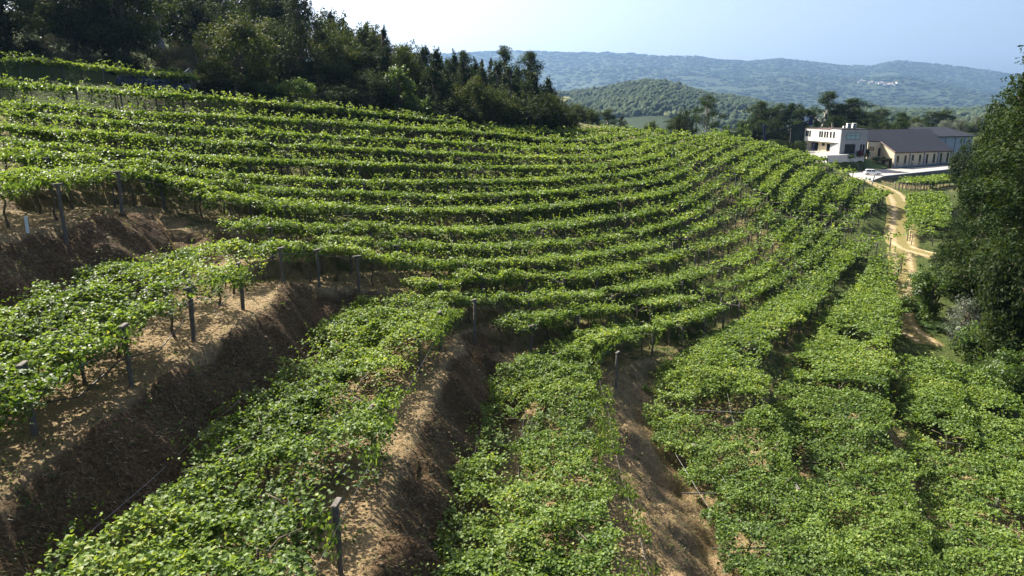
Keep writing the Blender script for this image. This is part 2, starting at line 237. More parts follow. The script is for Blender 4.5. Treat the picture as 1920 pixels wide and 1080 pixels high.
TREES=[
(-64.9, 96.5, 12.4, 'broad', 14.4, 'big leafy broadleaf tree with sunlit yellow green edge at the far left of the forest'),
(-65.0, 111.3, 16.5, 'dark', 18.1, 'very dark dense tree beside the leafy broadleaf at the left of the forest'),
(-59.4, 97.2, 3.9, 'dry', 5.2, 'small greyish red shrub below the dark trees near the topmost vine row'),
(-54.4, 105.4, 16.6, 'broad', 15.0, 'tall leafy tree with dappled leaves behind the top vine row'),
(-54.9, 117.1, 16.8, 'euc', 10.8, 'tall airy tree just left of the small gap of sky in the forest'),
(-54.0, 133.9, 15.7, 'pine', 10.5, 'dark pine just right of the small gap of sky in the forest'),
(-46.9, 112.4, 5.6, 'dry', 8.8, 'pale dry shrub on the open bank beside the round oak'),
(-45.6, 105.0, 3.2, 'dry', 6.0, 'low dry shrub on the bank above the bent pale pipe'),
(-41.2, 103.7, 3.1, 'dry', 6.7, 'pale grey brush at the foot of the open bank left of the round oak'),
(-52.3, 116.9, 4.0, 'dry', 6.7, 'ragged brown shrub at the top of the open bank'),
(-36.8, 101.3, 10.4, 'oak', 10.9, 'large rounded oak with olive crown at the forest edge'),
(-45.9, 131.3, 16.5, 'broad', 11.2, 'light green tree rising behind the large rounded oak'),
(-42.2, 137.4, 17.0, 'dark', 11.8, 'dark round tree on the skyline between the rounded oak and the tall pine'),
(-32.5, 115.8, 16.3, 'pine', 10.0, 'tall pine with a straight dark trunk right of the rounded oak'),
(-37.9, 120.3, 10.5, 'oak', 10.3, 'olive bushy tree squeezed between the rounded oak and the tall pine'),
(-33.1, 139.0, 13.2, 'cone', 4.4, 'small pointed conifer standing against the sky right of the tall pine'),
(-28.1, 121.8, 11.1, 'oak', 9.6, 'bushy green tree below the small pointed conifer'),
(-29.0, 113.4, 8.2, 'dark', 9.0, 'dark bushy tree at the foot of the tall pine'),
(-29.4, 100.8, 5.9, 'bush', 5.5, 'light green bush at the forest edge in front of the dark trees'),
(-34.6, 101.2, 3.1, 'bush', 4.4, 'small dull bush at the foot of the rounded oak'),
(-25.7, 132.2, 12.0, 'pine', 5.7, 'pine with a rounded top left of the dark blunt pine'),
(-21.1, 124.5, 13.2, 'pine', 6.3, 'dark blunt topped pine at the right end of the tall left forest'),
(-17.6, 114.8, 9.9, 'vine', 5.0, 'tree wrapped in bright green creeper below the dark blunt pine'),
(-21.2, 113.0, 8.2, 'dark', 7.4, 'dark shaded tree behind the vine rows under the blunt topped pine'),
(-18.9, 136.0, 10.8, 'candle', 4.3, 'slim pine with upright tips left of the middle pine'),
(-16.4, 137.9, 10.9, 'candle', 4.0, 'second slim pine with upright tips just left of the middle pine'),
(-12.5, 122.9, 11.8, 'candle', 5.9, 'broad middle pine with upright tips standing in front of the others'),
(-15.2, 116.8, 5.9, 'bush', 5.9, 'brownish undergrowth bush below the slim pines'),
(-9.7, 156.7, 11.8, 'euc2', 5.2, 'round topped eucalyptus on the skyline left of the two slim trees'),
(-6.4, 160.7, 10.2, 'cone', 3.0, 'narrow pointed tree right of the round topped eucalyptus'),
(-4.5, 161.7, 10.8, 'cone', 2.8, 'second narrow pointed tree right of the round topped eucalyptus'),
(-1.2, 156.3, 14.4, 'euc', 5.0, 'tall slender eucalyptus with a bare stem on the skyline'),
(3.0, 151.9, 14.0, 'euc2', 6.4, 'full eucalyptus at the right end of the forest skyline'),
(-2.6, 154.2, 10.5, 'cone', 3.3, 'short pointed tree at the foot of the tall slender eucalyptus'),
(-9.2, 137.5, 10.4, 'candle', 6.0, 'pine below the round topped eucalyptus'),
(-5.6, 139.5, 9.8, 'candle', 6.1, 'pine below the two narrow pointed trees'),
(-0.5, 139.2, 10.6, 'candle', 6.7, 'dark pine in front of the tall slender eucalyptus'),
(-6.8, 124.7, 9.1, 'oak', 8.2, 'round olive bushy tree in front of the middle row of pines'),
(-1.8, 125.5, 8.6, 'oak', 8.2, 'second round bushy tree right of the round olive one'),
(3.9, 134.8, 10.6, 'candle', 6.9, 'pine in front of the full eucalyptus'),
(2.3, 126.4, 8.5, 'dark', 8.8, 'dark bushy tree under the full eucalyptus at the vine rows'),
(6.9, 140.1, 9.5, 'candle', 5.1, 'right hand pine at the tip of the forest'),
(8.0, 134.7, 8.3, 'oak', 6.9, 'last bushy tree at the right tip of the forest'),
(-9.5, 118.6, 6.1, 'dark', 7.8, 'dark bush at the vine rows below the middle pine'),
(-24.7, 106.9, 6.0, 'dark', 9.3, 'dark undergrowth tree behind the second vine row'),
(-33.3, 115.8, 2.9, 'dark', 7.5, 'shaded bush behind the light green bush'),
(16.9, 194.8, 4.8, 'oak', 5.9, 'small tree behind the spur next to the forest tip'),
(21.7, 199.6, 5.3, 'oak', 4.3, 'small round tree behind the spur, second from the forest tip'),
(26.6, 204.4, 6.4, 'euc2', 3.9, 'small upright tree behind the spur, third from the forest tip'),
(31.2, 209.2, 5.9, 'cone', 2.7, 'tiny pointed tree behind the spur, fourth from the forest tip'),
(39.4, 208.8, 6.0, 'oak', 4.0, 'low dark bush alone on the skyline of the vine spur'),
(44.9, 203.5, 7.7, 'euc2', 5.9, 'grey green tree left of the dense dark tree behind the spur'),
(46.8, 198.4, 9.8, 'dark', 4.6, 'dense dark upright tree behind the spur beside the wide airy eucalyptus'),
(60.4, 229.3, 18.4, 'eucopen', 12.8, 'wide airy eucalyptus with a pale bare trunk behind the spur'),
(62.3, 218.2, 9.3, 'bush', 6.4, 'low bush right of the wide airy eucalyptus'),
(70.1, 225.1, 10.7, 'bush', 6.6, 'low bush left of the clipped hedge'),
(84.6, 255.7, 17.6, 'euc2', 8.2, 'broad eucalyptus at the left of the line behind the hedge'),
(90.9, 258.8, 15.4, 'euc', 5.7, 'slender eucalyptus second in the line behind the hedge'),
(95.5, 262.0, 16.3, 'euc2', 5.0, 'dark domed eucalyptus third in the line behind the hedge'),
(98.7, 262.1, 16.1, 'euc2', 5.0, 'dark domed eucalyptus fourth in the line behind the hedge'),
(102.4, 264.3, 15.4, 'euc2', 4.6, 'dark domed eucalyptus fifth in the line behind the hedge'),
(103.8, 260.2, 13.6, 'euc', 4.9, 'shorter eucalyptus behind the dark sloping canopy'),
(111.0, 262.5, 18.4, 'euc', 8.4, 'tall eucalyptus behind the white office'),
(115.4, 260.6, 13.3, 'euc2', 7.6, 'dark eucalyptus between the two tallest behind the office'),
(121.9, 260.8, 15.0, 'euc2', 11.0, 'broad tall eucalyptus behind the rooftop units'),
(143.5, 286.0, 9.5, 'euc2', 7.1, 'eucalyptus behind the left end of the dark shed roof'),
(152.3, 290.1, 8.4, 'euc2', 6.3, 'second eucalyptus behind the dark shed roof'),
(140.8, 288.0, 9.0, 'euc', 5.4, 'thin eucalyptus behind the gap between office and shed'),
(159.8, 292.2, 6.6, 'oak', 5.5, 'low green tree behind the dark shed roof'),
(174.3, 306.6, 8.4, 'euc2', 6.7, 'eucalyptus behind the boulders'),
(180.1, 306.7, 8.7, 'euc2', 8.0, 'flat topped eucalyptus behind the boulders'),
(152.6, 277.8, 5.6, 'silver', 6.1, 'silvery bush left of the boulders'),
(168.9, 286.0, 6.6, 'silver', 7.1, 'silvery bush behind the boulders'),
(176.0, 288.3, 6.6, 'silver', 7.5, 'silvery bush right of the boulders'),
(183.4, 291.5, 6.7, 'silver', 7.6, 'silvery bush at the edge of the big eucalyptus'),
(52.8, 80.6, 24.5, 'euc', 4.0, 'thin ragged tree leaning out over the warehouse roof'),
(94.5, 149.9, 13.0, 'dark', 6.9, 'dark tree standing before the warehouse wall at the edge of the big eucalyptus'),
(51.1, 70.1, 31.0, 'bigeuc', 10.4, 'big dark eucalyptus at the right edge with feathery top'),
(48.1, 61.8, 32.4, 'bigeuc', 10.8, 'tallest eucalyptus cut by the right edge of the picture'),
(53.0, 76.4, 27.3, 'bigeuc', 7.7, 'eucalyptus leaning over the winery shed with ragged side branches'),
(57.4, 86.9, 17.4, 'bigeuc', 6.7, 'dark leafy tree beside the small vine plot'),
(51.7, 74.3, 12.4, 'dark', 6.4, 'dark leafy tree under the big eucalyptus'),
(46.3, 61.8, 15.8, 'dark', 7.4, 'dense dark green tree at the right edge below the tallest eucalyptus'),
(54.4, 82.7, 8.3, 'dark', 5.1, 'shaded tree where the path branches right'),
(47.2, 77.6, 7.0, 'bush', 6.3, 'green leafy bush beside the bend of the dirt path'),
(46.5, 70.2, 6.1, 'silver', 4.0, 'grey silvery shrub beside the right corner of the vineyard'),
(47.5, 81.8, 1.5, 'fern', 2.5, 'fern clump at the inner bend of the dirt path'),
(46.4, 74.5, 1.0, 'fern', 2.6, 'fern clump between path and silvery shrub'),
(45.5, 65.0, 4.3, 'fern', 4.1, 'pale blue green bush right of the silvery shrub'),
(45.1, 61.9, 8.0, 'oak', 5.4, 'olive green bushy tree at the right edge above the vines'),
(42.8, 56.7, 5.2, 'bush', 5.0, 'green bush at the right edge touching the vines'),
(42.7, 59.8, 2.9, 'bush', 3.3, 'low bush at the vineyard corner'),
]
# ------------------------------------------------------------------ terrain functions
class TPS:
    def __init__(s, xy, z, lam):
        s.c = xy; n = len(xy)
        r2 = ((xy[:, None] - xy[None]) ** 2).sum(-1); K = .5 * r2 * np.log(r2 + 1e-9) + lam * 100 * np.eye(n)
        P = np.c_[np.ones(n), xy]; A = np.block([[K, P], [P.T, np.zeros((3, 3))]])
        s.w = np.linalg.solve(A, np.r_[z, 0, 0, 0])
    def __call__(s, x, y):
        q = np.c_[np.ravel(x), np.ravel(y)].astype(float); out = np.empty(len(q))
        for a in range(0, len(q), 40000):
            p = q[a:a + 40000]; r2 = ((p[:, None] - s.c[None]) ** 2).sum(-1)
            out[a:a + 40000] = .5 * (r2 * np.log(r2 + 1e-9)) @ s.w[:-3] + s.w[-3] + p @ s.w[-2:]
        return out.reshape(np.shape(x))
ctl = np.array(CTL)
tps = TPS(ctl[:, :2], ctl[:, 2], 1.2)

NEAR_PROF = np.array([(300, 178), (600, 175), (900, 172), (1040, 172), (1130, 163), (1200, 152), (1235, 152), (1280, 164), (1330, 177), (1400, 187), (1460, 200), (1520, 210), (1560, 205), (1620, 200), (1700, 203), (1760, 206), (1850, 200), (1950, 190), (2200, 180)], float)
FAR_PROF = np.array([(200, 112), (700, 108), (800, 106), (870, 104), (930, 101), (1000, 101), (1080, 104), (1130, 103), (1180, 106), (1230, 110), (1290, 110), (1330, 116), (1380, 119), (1440, 114), (1500, 120), (1560, 126), (1600, 127), (1650, 118), (1700, 122), (1760, 128), (1830, 137), (1900, 148), (2000, 156), (2300, 150)], float)
def prof(tab, tanaz):
    """crest height angle (tan) of a hill line by azimuth; tables hold direction and elevation on a 1346-unit sphere scale"""
    return (200 - np.interp(960 + 1346 * np.clip(tanaz, -3, 3), tab[:, 0], tab[:, 1])) / 1346 * .97
def far_z(x, y):
    r = np.hypot(x, y); yy = np.where(y > 1, y, 1.0); ta = np.where(y > 1, x / yy, 3.0 * np.sign(x + 1e-6))
    front = sstep(-.2, .35, y / (r + 1e-6))
    floor = -42 - 50 * sstep(500, 1800, r) + 60 * sstep(600, 3000, r) * (1 - front)
    hn = prof(NEAR_PROF, ta) * 2100 - 9
    cosaz = y / (r + 1e-6)
    dd = r * np.clip(cosaz, .3, 1)
    zn = hn - (hn - floor) * np.clip(np.abs(dd - 2100) / np.where(dd < 2100, 1250, 1500), 0, 1) ** 1.5
    hf = prof(FAR_PROF, ta) * 8600
    u = np.clip((dd - 3600) / 5000, 0, 1.0)
    lump = (fbm(x, y, 1500, 4, 5) - .5) * 320 * np.sin(np.pi * np.clip(u, 0, 1)) 
    zf = floor + (hf - floor) * (u ** 1.25) + lump - sstep(8600, 11500, dd) * 250
    z = np.maximum(zn, zf)
    z = np.where(front > 0, z * front + floor * (1 - front), floor)
    z = z + (fbm(x, y, 160, 4, 9) - .5) * np.clip(r * .012, 0, 14)
    return z + 30
def base_z(x, y):
    r = np.hypot(x - 40, y - 130); w = sstep(215, 360, r)
    zn = tps(np.clip(x, -170, 230), np.clip(y, -30, 330))
    return zn * (1 - w) + far_z(x, y) * w

# ------------------------------------------------------------------ vine rows as smooth ground lines
def smooth_line(p, step=.8):
    p = np.array(p, float)
    for _ in range(3):
        q = np.empty((2 * len(p) - 2, 2)); q[0::2] = .75 * p[:-1] + .25 * p[1:]; q[1::2] = .25 * p[:-1] + .75 * p[1:]
        p = np.r_[p[:1], q, p[-1:]]
    d = np.r_[0, np.cumsum(np.hypot(*np.diff(p, axis=0).T))]
    n = max(4, int(d[-1] / step)); s = np.linspace(0, d[-1], n)
    return np.c_[np.interp(s, d, p[:, 0]), np.interp(s, d, p[:, 1])]
def gsm(a, sig):
    k = np.exp(-.5 * (np.arange(-3 * sig, 3 * sig + 1) / sig) ** 2); k /= k.sum()
    return np.convolve(np.pad(a, 3 * sig, mode='edge'), k, 'valid')
class Row: pass
rows = {}
for k, pl in ROWS.items():
    r = Row(); r.p = smooth_line(pl); r.z = gsm(tps(r.p[:, 0], r.p[:, 1]), 5)
    t = np.gradient(r.p, axis=0); t /= np.linalg.norm(t, axis=1)[:, None]
    r.t = t; r.n = np.c_[t[:, 1], -t[:, 0]]          # to the downhill side
    rows[k] = r
HWMAX = {'R1': 3.0, 'R2': 3.0, 'R3': 2.8, 'B1': 2.0, 'B2': 1.8, 'B3': 1.6}
for k, r in rows.items():
    dm = np.full(len(r.p), 99.0)
    for k2, q in rows.items():
        if k2 == k: continue
        dm = np.minimum(dm, np.sqrt(((r.p[:, None] - q.p[None]) ** 2).sum(-1)).min(1))
    r.hw = np.clip(gsm(np.minimum(dm * (.50 if k in ('R17','R18','R19','R20','R21') else .46), 6), 4), .9, min(4.4 if k in ('R17','R18','R19','R20','R21') else 3.3, HWMAX.get(k, 4.4)))
    if k in ('R16', 'R17', 'R18'): r.hw = np.minimum(r.hw, 4.4 - 2.6 * sstep(34, 44, r.p[:, 0]))
    if k == 'R14': r.hw = np.maximum(r.hw, np.where(r.p[:, 1] < 40, 3.1, r.hw))

def poly_sd(x, y, poly):
    """distance outside a polygon (0 inside)"""
    P = np.array(poly, float); x = np.asarray(x, float); y = np.asarray(y, float)
    d = np.full(x.shape, 1e9); ins = np.zeros(x.shape, bool)
    for a, b in zip(P, np.roll(P, -1, 0)):
        e = b - a; t = np.clip(((x - a[0]) * e[0] + (y - a[1]) * e[1]) / (e @ e), 0, 1)
        d = np.minimum(d, np.hypot(x - a[0] - t * e[0], y - a[1] - t * e[1]))
        with np.errstate(divide='ignore', invalid='ignore'):
            c = ((a[1] > y) != (b[1] > y)) & (x < (b[0] - a[0]) * (y - a[1]) / (b[1] - a[1] + 1e-12) + a[0])
        ins ^= c
    return np.where(ins, 0, d)
ROAD = [(81.5, 168.5), (86.5, 173.5), (94.1, 183.7), (128.5, 208), (142, 217.5), (139, 225), (110, 207.3), (101, 204.5), (94, 202.5), (88, 196), (82, 186), (78.5, 173)]
DECK = [(80.5, 216), (84.6, 195.5), (93.4, 199.8), (98.0, 202.6), (98, 219), (87, 220)]
SHEDF = [(103, 212.5), (109, 209), (137, 226), (139, 244), (108, 226)]
PADS = [(ROAD, 12.5, .9), (DECK, 15.5, 1.5), (SHEDF, 12.9, 2.5)]
PATHS = [[(80.5, 167), (78, 160), (78.5, 152), (76, 141), (70.7, 129.3), (63.6, 115.9), (60, 108.8), (61.5, 106.3), (66, 102.5), (72, 99)],
         [(59.3, 107.5), (57.0, 103), (54.8, 97.9), (51.4, 92.1), (46.5, 83.8), (43.9, 78.7), (42.8, 73.9), (43.0, 69.8)]]
PW = [2.5, 1.8]
paths = [smooth_line(p, .7) for p in PATHS]

def row_height(x, y, noise=True):
    shp = np.shape(x); x = np.ravel(x).astype(float); y = np.ravel(y).astype(float)
    zb = base_z(x, y)
    e1 = np.full(x.shape, 50.0); e2 = np.full(x.shape, 50.0); z1 = zb.copy(); z2 = zb.copy()
    for r in rows.values():
        m = (x > r.p[:, 0].min() - 12) & (x < r.p[:, 0].max() + 12) & (y > r.p[:, 1].min() - 12) & (y < r.p[:, 1].max() + 12)
        idx = np.nonzero(m)[0]
        for a in range(0, len(idx), 20000):
            ii = idx[a:a + 20000]
            d = np.sqrt((x[ii, None] - r.p[None, :, 0]) ** 2 + (y[ii, None] - r.p[None, :, 1]) ** 2)
            j = d.argmin(1); dd = d[np.arange(len(ii)), j]; up = ((x[ii] - r.p[j, 0]) * r.n[j, 0] + (y[ii] - r.p[j, 1]) * r.n[j, 1]) < 0; e = dd - np.where(up, r.hw[j] * .5, r.hw[j] * (1 - .2 * sstep(45, 70, r.p[j, 1])) + .2)
            zz = r.z[j] + (zb[ii] - r.z[j]) * sstep(2.2, 7, e)
            c = e < e1[ii]
            e2[ii] = np.where(c, e1[ii], np.minimum(e2[ii], np.where(c, 99, e))); 
            upd2 = (~c) & (e <= e2[ii])
            z2[ii] = np.where(c, z1[ii], np.where(upd2, zz, z2[ii]))
            z1[ii] = np.where(c, zz, z1[ii]); e1[ii] = np.where(c, e, e1[ii])
    ea = np.maximum(e1, 0); eb = np.maximum(e2, 0.02)
    u = ea / (ea + eb); s = .55 * u + .45 * u * u * (3 - 2 * u)
    z = z1 + (z2 - z1) * s * (e2 < 12)
    bank = np.clip(np.abs(z2 - z1), 0, 3) * np.clip(ea / .8, 0, 1) * np.clip(eb / .8, 0, 1) * (e2 < 12)
    if noise:
        z = z + (fbm(x, y, 3.0, 3, 3) - .5) * .22 + ((fbm(x, y, 2.4, 3, 21) - .5) * 1.2 + (fbm(x, y, .9, 2, 23) - .5) * .55) * np.clip(bank, 0, 1.6)
    for poly, pz, bl in PADS:
        d = poly_sd(x, y, poly); w = 1 - sstep(.2, bl, d); z = z * (1 - w) + pz * w
    for p, w in zip(paths, PW):
        m = np.nonzero((x > p[:, 0].min() - 6) & (x < p[:, 0].max() + 6) & (y > p[:, 1].min() - 6) & (y < p[:, 1].max() + 6))[0]
        if len(m) == 0: continue
        d = np.sqrt((x[m, None] - p[None, :, 0]) ** 2 + (y[m, None] - p[None, :, 1]) ** 2).min(1)
        k = 1 - sstep(w + .3, w + 3, d); z[m] = z[m] * (1 - k) + tps(x[m], y[m]) * k
    return z.reshape(shp), bank.reshape(shp)

# ------------------------------------------------------------------ ground material
def ground_mat(name, near=True):
    m, nt, N, L, b = mat_new(name)
    geo = N.new('ShaderNodeNewGeometry')
    pos = geo.outputs['Position']
    big = noise_tex(N, L, .10 if near else .004, 4, pos)
    mid = noise_tex(N, L, .9 if near else .02, 6, pos)
    fine = noise_tex(N, L, 9 if near else .12, 8, pos, .7)
    def mix(fac, a, c):
        q = N.new('ShaderNodeMix'); q.data_type = 'RGBA'
        L.new(fac, q.inputs[0])
        for s_, v in ((6, a), (7, c)):
            if isinstance(v, tuple): q.inputs[s_].default_value = (*v, 1)
            else: L.new(v, q.inputs[s_])
        return q.outputs[2]
    def fac(out, lo, hi):
        r = N.new('ShaderNodeMapRange'); r.inputs[1].default_value = lo; r.inputs[2].default_value = hi; r.interpolation_type = 'SMOOTHSTEP'
        L.new(out, r.inputs[0]); return r.outputs[0]
    if near:
        straw = ramp(N, [(.25, (.12, .080, .038)), (.5, (.235, .170, .088)), (.75, (.36, .275, .15))]); L.new(fine.outputs['Fac'], straw.inputs[0])
        grass = ramp(N, [(.3, (.028, .046, .011)), (.55, (.065, .085, .022)), (.8, (.15, .145, .05))]); L.new(fine.outputs['Fac'], grass.inputs[0])
        soil = ramp(N, [(.3, (.030, .019, .010)), (.55, (.10, .064, .032)), (.8, (.22, .15, .075))]); L.new(fine.outputs['Fac'], soil.inputs[0])  # bare earth, darkened further for the shaded left banks
        at = N.new('ShaderNodeAttribute'); at.attribute_name = 'green'
        ad = N.new('ShaderNodeMath'); ad.operation = 'ADD'; L.new(at.outputs['Fac'], ad.inputs[0]); L.new(mid.outputs['Fac'], ad.inputs[1])
        col = mix(fac(ad.outputs[0], .78, 1.12), straw.outputs[0], grass.outputs[0])
        bk = N.new('ShaderNodeAttribute'); bk.attribute_name = 'bank'
        mm = N.new('ShaderNodeMath'); mm.operation = 'MULTIPLY_ADD'; L.new(mid.outputs['Fac'], mm.inputs[0]); mm.inputs[1].default_value = .9; L.new(bk.outputs['Fac'], mm.inputs[2])
        col = mix(fac(mm.outputs[0], .55, 1.1), col, soil.outputs[0])
    else:
        wood = ramp(N, [(.3, (.016, .027, .011)), (.55, (.028, .042, .017)), (.8, (.045, .058, .025))]); L.new(fine.outputs['Fac'], wood.inputs[0])
        open_ = ramp(N, [(.3, (.09, .11, .04)), (.6, (.17, .17, .08)), (.85, (.25, .22, .13))]); L.new(mid.outputs['Fac'], open_.inputs[0])
        at = N.new('ShaderNodeAttribute'); at.attribute_name = 'open'
        ad = N.new('ShaderNodeMath'); ad.operation = 'MULTIPLY_ADD'; L.new(mid.outputs['Fac'], ad.inputs[0]); ad.inputs[1].default_value = .6; L.new(at.outputs['Fac'], ad.inputs[2])
        col = mix(fac(ad.outputs[0], .72, .98), wood.outputs[0], open_.outputs[0])
    L.new(col, b.inputs['Base Color']); b.inputs['Roughness'].default_value = .95; b.inputs['Specular IOR Level'].default_value = .1
    bp = N.new('ShaderNodeBump'); bp.inputs['Strength'].default_value = .8; bp.inputs['Distance'].default_value = .14 if near else 5
    L.new(fine.outputs['Fac'], bp.inputs['Height'])
    if near:
        clod = noise_tex(N, L, 2.6, 4, pos, .6); b2 = N.new('ShaderNodeBump'); b2.inputs['Strength'].default_value = .9; b2.inputs['Distance'].default_value = .35
        L.new(clod.outputs['Fac'], b2.inputs['Height']); L.new(bp.outputs[0], b2.inputs['Normal']); L.new(b2.outputs[0], b.inputs['Normal'])
    else: L.new(bp.outputs[0], b.inputs['Normal'])
    return m
M_GROUND = ground_mat('ground_earth', True)
M_FAR = ground_mat('far_land', False)

def axis(lo, f0, f1, hi, fine, coarse):
    a = list(np.arange(f0, f1, fine)); st = fine; v = f1
    while v < hi: a.append(v); st = min(coarse, st * 1.06); v += st
    a.append(hi); st = fine; v = f0 - fine
    while v > lo: a.insert(0, v); st = min(coarse, st * 1.06); v -= st
    a.insert(0, lo); return np.array(a)
GX = axis(-150, -26, 30, 205, .38, 1.4); GY = axis(-22, 11, 58, 300, .38, 1.4)
gx, gy = np.meshgrid(GX, GY)
gz, gbank = row_height(gx, gy)
pmask = np.zeros(gx.shape)
for p, w in zip(paths, PW):
    m = (gx > p[:, 0].min() - 4) & (gx < p[:, 0].max() + 4) & (gy > p[:, 1].min() - 4) & (gy < p[:, 1].max() + 4)
    d = np.sqrt((gx[m][:, None] - p[None, :, 0]) ** 2 + (gy[m][:, None] - p[None, :, 1]) ** 2).min(1)
    k = 1 - sstep(w - .2, w + .9, d); pmask[m] = np.maximum(pmask[m], k)
gz = gz - pmask * .16
gz = gz - .4 * ((gx <= GX[0]) | (gx >= GX[-1]) | (gy <= GY[0]) | (gy >= GY[-1]))
ny, nx = gx.shape
ii = np.arange(ny * nx).reshape(ny, nx)
F = np.stack([ii[:-1, :-1], ii[:-1, 1:], ii[1:, 1:], ii[1:, :-1]], -1).reshape(-1, 4)
dist = np.hypot(gx, gy)
green = .12 + .42 * sstep(28, 62, dist) - .12 * (vnoise(gx, gy, 22, 4) > .55) * sstep(60, 110, gx + gy * .2) + .25 * (fbm(gx, gy, 9, 3, 31) - .5) - .12 * sstep(20, 60, gx) * sstep(80, 120, gy)
green = green + .3 * sstep(36, 44, gx) * sstep(190, 150, gy)
green = green + .35 * sstep(66, 74, gy) * sstep(-20, -34, gx)  # deeper grass tone at upper left, partly in place of forest shade
green = green + .5 * sstep(185, 215, gy) + .5 * sstep(70,95,gy)*sstep(-25,-45,gx)  # last term darkens the forest foot further, again painting tree shade
green = green + .5 * sstep(2.4, .6, np.abs(poly_sd(gx, gy, [(57, 104), (59, 101), (50, 84), (47, 70), (44, 60), (60, 60), (60, 104)])))
og = mesh_np('ground', np.c_[gx.ravel(), gy.ravel(), gz.ravel()], F, M_GROUND, smooth=True, attrs={'green': green.ravel(), 'bank': (np.clip(gbank * .5, 0, .8) * (1 - .8 * sstep(1.5, 5, gx) * (gy < 60)) * (1 - .85 * sstep(34, 42, gx)) * (1 - .6 * sstep(46, 58, gy))).ravel()})  # left banks get dark soil, partly painting their shade; sunlit bank keeps straw
tag(og, kind='structure')
def gh(x, y):
    """ground height by bilinear look-up in the ground sheet"""
    x = np.asarray(x, float); y = np.asarray(y, float)
    i = np.clip(np.searchsorted(GX, x) - 1, 0, nx - 2); j = np.clip(np.searchsorted(GY, y) - 1, 0, ny - 2)
    fx = np.clip((x - GX[i]) / (GX[i + 1] - GX[i]), 0, 1); fy = np.clip((y - GY[j]) / (GY[j + 1] - GY[j]), 0, 1)
    return (gz[j, i] * (1 - fx) + gz[j, i + 1] * fx) * (1 - fy) + (gz[j + 1, i] * (1 - fx) + gz[j + 1, i + 1] * fx) * fy

# far terrain, all round, out to the horizon
az = np.concatenate([np.linspace(-44, 44, 320), np.linspace(44, 316, 70)[1:-1]]) * math.pi / 180
rr = np.concatenate([np.linspace(60, 400, 40), np.geomspace(400, 12000, 140)[1:]])
A, RR = np.meshgrid(az, rr)
fx_, fy_ = RR * np.sin(A), RR * np.cos(A)
fz = base_z(fx_, fy_)
inside = (fx_ > GX[0] + 3) & (fx_ < GX[-1] - 3) & (fy_ > GY[0] + 3) & (fy_ < GY[-1] - 3)
fz = fz - .25 - 4.0 * inside
nr, na = A.shape
ii = np.arange(nr * na).reshape(nr, na)
F = np.stack([ii[:-1], np.roll(ii, -1, 1)[:-1], np.roll(ii, -1, 1)[1:], ii[1:]], -1).reshape(-1, 4)
F = F[~inside.ravel()[F].all(1)]
cl = np.zeros(fx_.shape)                              # clearings and fields on the far slopes
def to_px(x, y, z):
    t = y * .9694 - (z - 30) * .2450
    return 960 + 1346 * x / t, 540 - 1346 * (y * .2450 + (z - 30) * .9694) / t
front = fy_ > 100
pu, pv = to_px(np.where(front, fx_, 0), np.where(front, fy_, 1000), fz)
for (u, v, a, b_, s) in [(1085, 160, 70, 14, .5), (1120, 125, 60, 8, .35), (1340, 150, 40, 10, .4), (1060, 187, 14, 9, .9), (1250, 212, 30, 6, .8), (1390, 210, 34, 7, .9), (1645, 157, 42, 5, .55), (1770, 165, 40, 6, .3), (1400, 165, 60, 6, .3), (1120, 172, 20, 3, .6), (1000, 135, 50, 10, .3)]:
    cl = np.maximum(cl, s * front * np.exp(-(((pu - u) / a) ** 2 + ((pv - v) / b_) ** 2)))
V = np.c_[fx_.ravel(), fy_.ravel(), fz.ravel()]
of = mesh_np('hills', V, F, M_FAR, smooth=True, attrs={'open': cl.ravel()})
tag(of, kind='structure')

# dirt path sheets
def path_mat():
    m, nt, N, L, b = mat_new('dirt_track')
    geo = N.new('ShaderNodeNewGeometry')
    f = noise_tex(N, L, 6, 8, geo.outputs['Position'], .7); g = noise_tex(N, L, .7, 5, geo.outputs['Position'])
    at = N.new('ShaderNodeAttribute'); at.attribute_name = 'wear'
    d = ramp(N, [(.25, (.27, .19, .105)), (.5, (.42, .32, .19)), (.8, (.55, .44, .28))]); L.new(f.outputs['Fac'], d.inputs[0])
    s = ramp(N, [(.25, (.08, .09, .025)), (.5, (.19, .16, .06)), (.8, (.33, .25, .12))]); L.new(f.outputs['Fac'], s.inputs[0])
    ad = N.new('ShaderNodeMath'); ad.operation = 'ADD'; L.new(at.outputs['Fac'], ad.inputs[0]); L.new(g.outputs['Fac'], ad.inputs[1])
    r = N.new('ShaderNodeMapRange'); r.inputs[1].default_value = .8; r.inputs[2].default_value = 1.25; L.new(ad.outputs[0], r.inputs[0])
    q = N.new('ShaderNodeMix'); q.data_type = 'RGBA'; L.new(r.outputs[0], q.inputs[0]); L.new(s.outputs[0], q.inputs[6]); L.new(d.outputs[0], q.inputs[7])
    L.new(q.outputs[2], b.inputs['Base Color']); b.inputs['Roughness'].default_value = .95; b.inputs['Specular IOR Level'].default_value = .1
    bp = N.new('ShaderNodeBump'); bp.inputs['Distance'].default_value = .06; L.new(f.outputs['Fac'], bp.inputs['Height']); L.new(bp.outputs[0], b.inputs['Normal'])
    return m
M_PATH = path_mat()
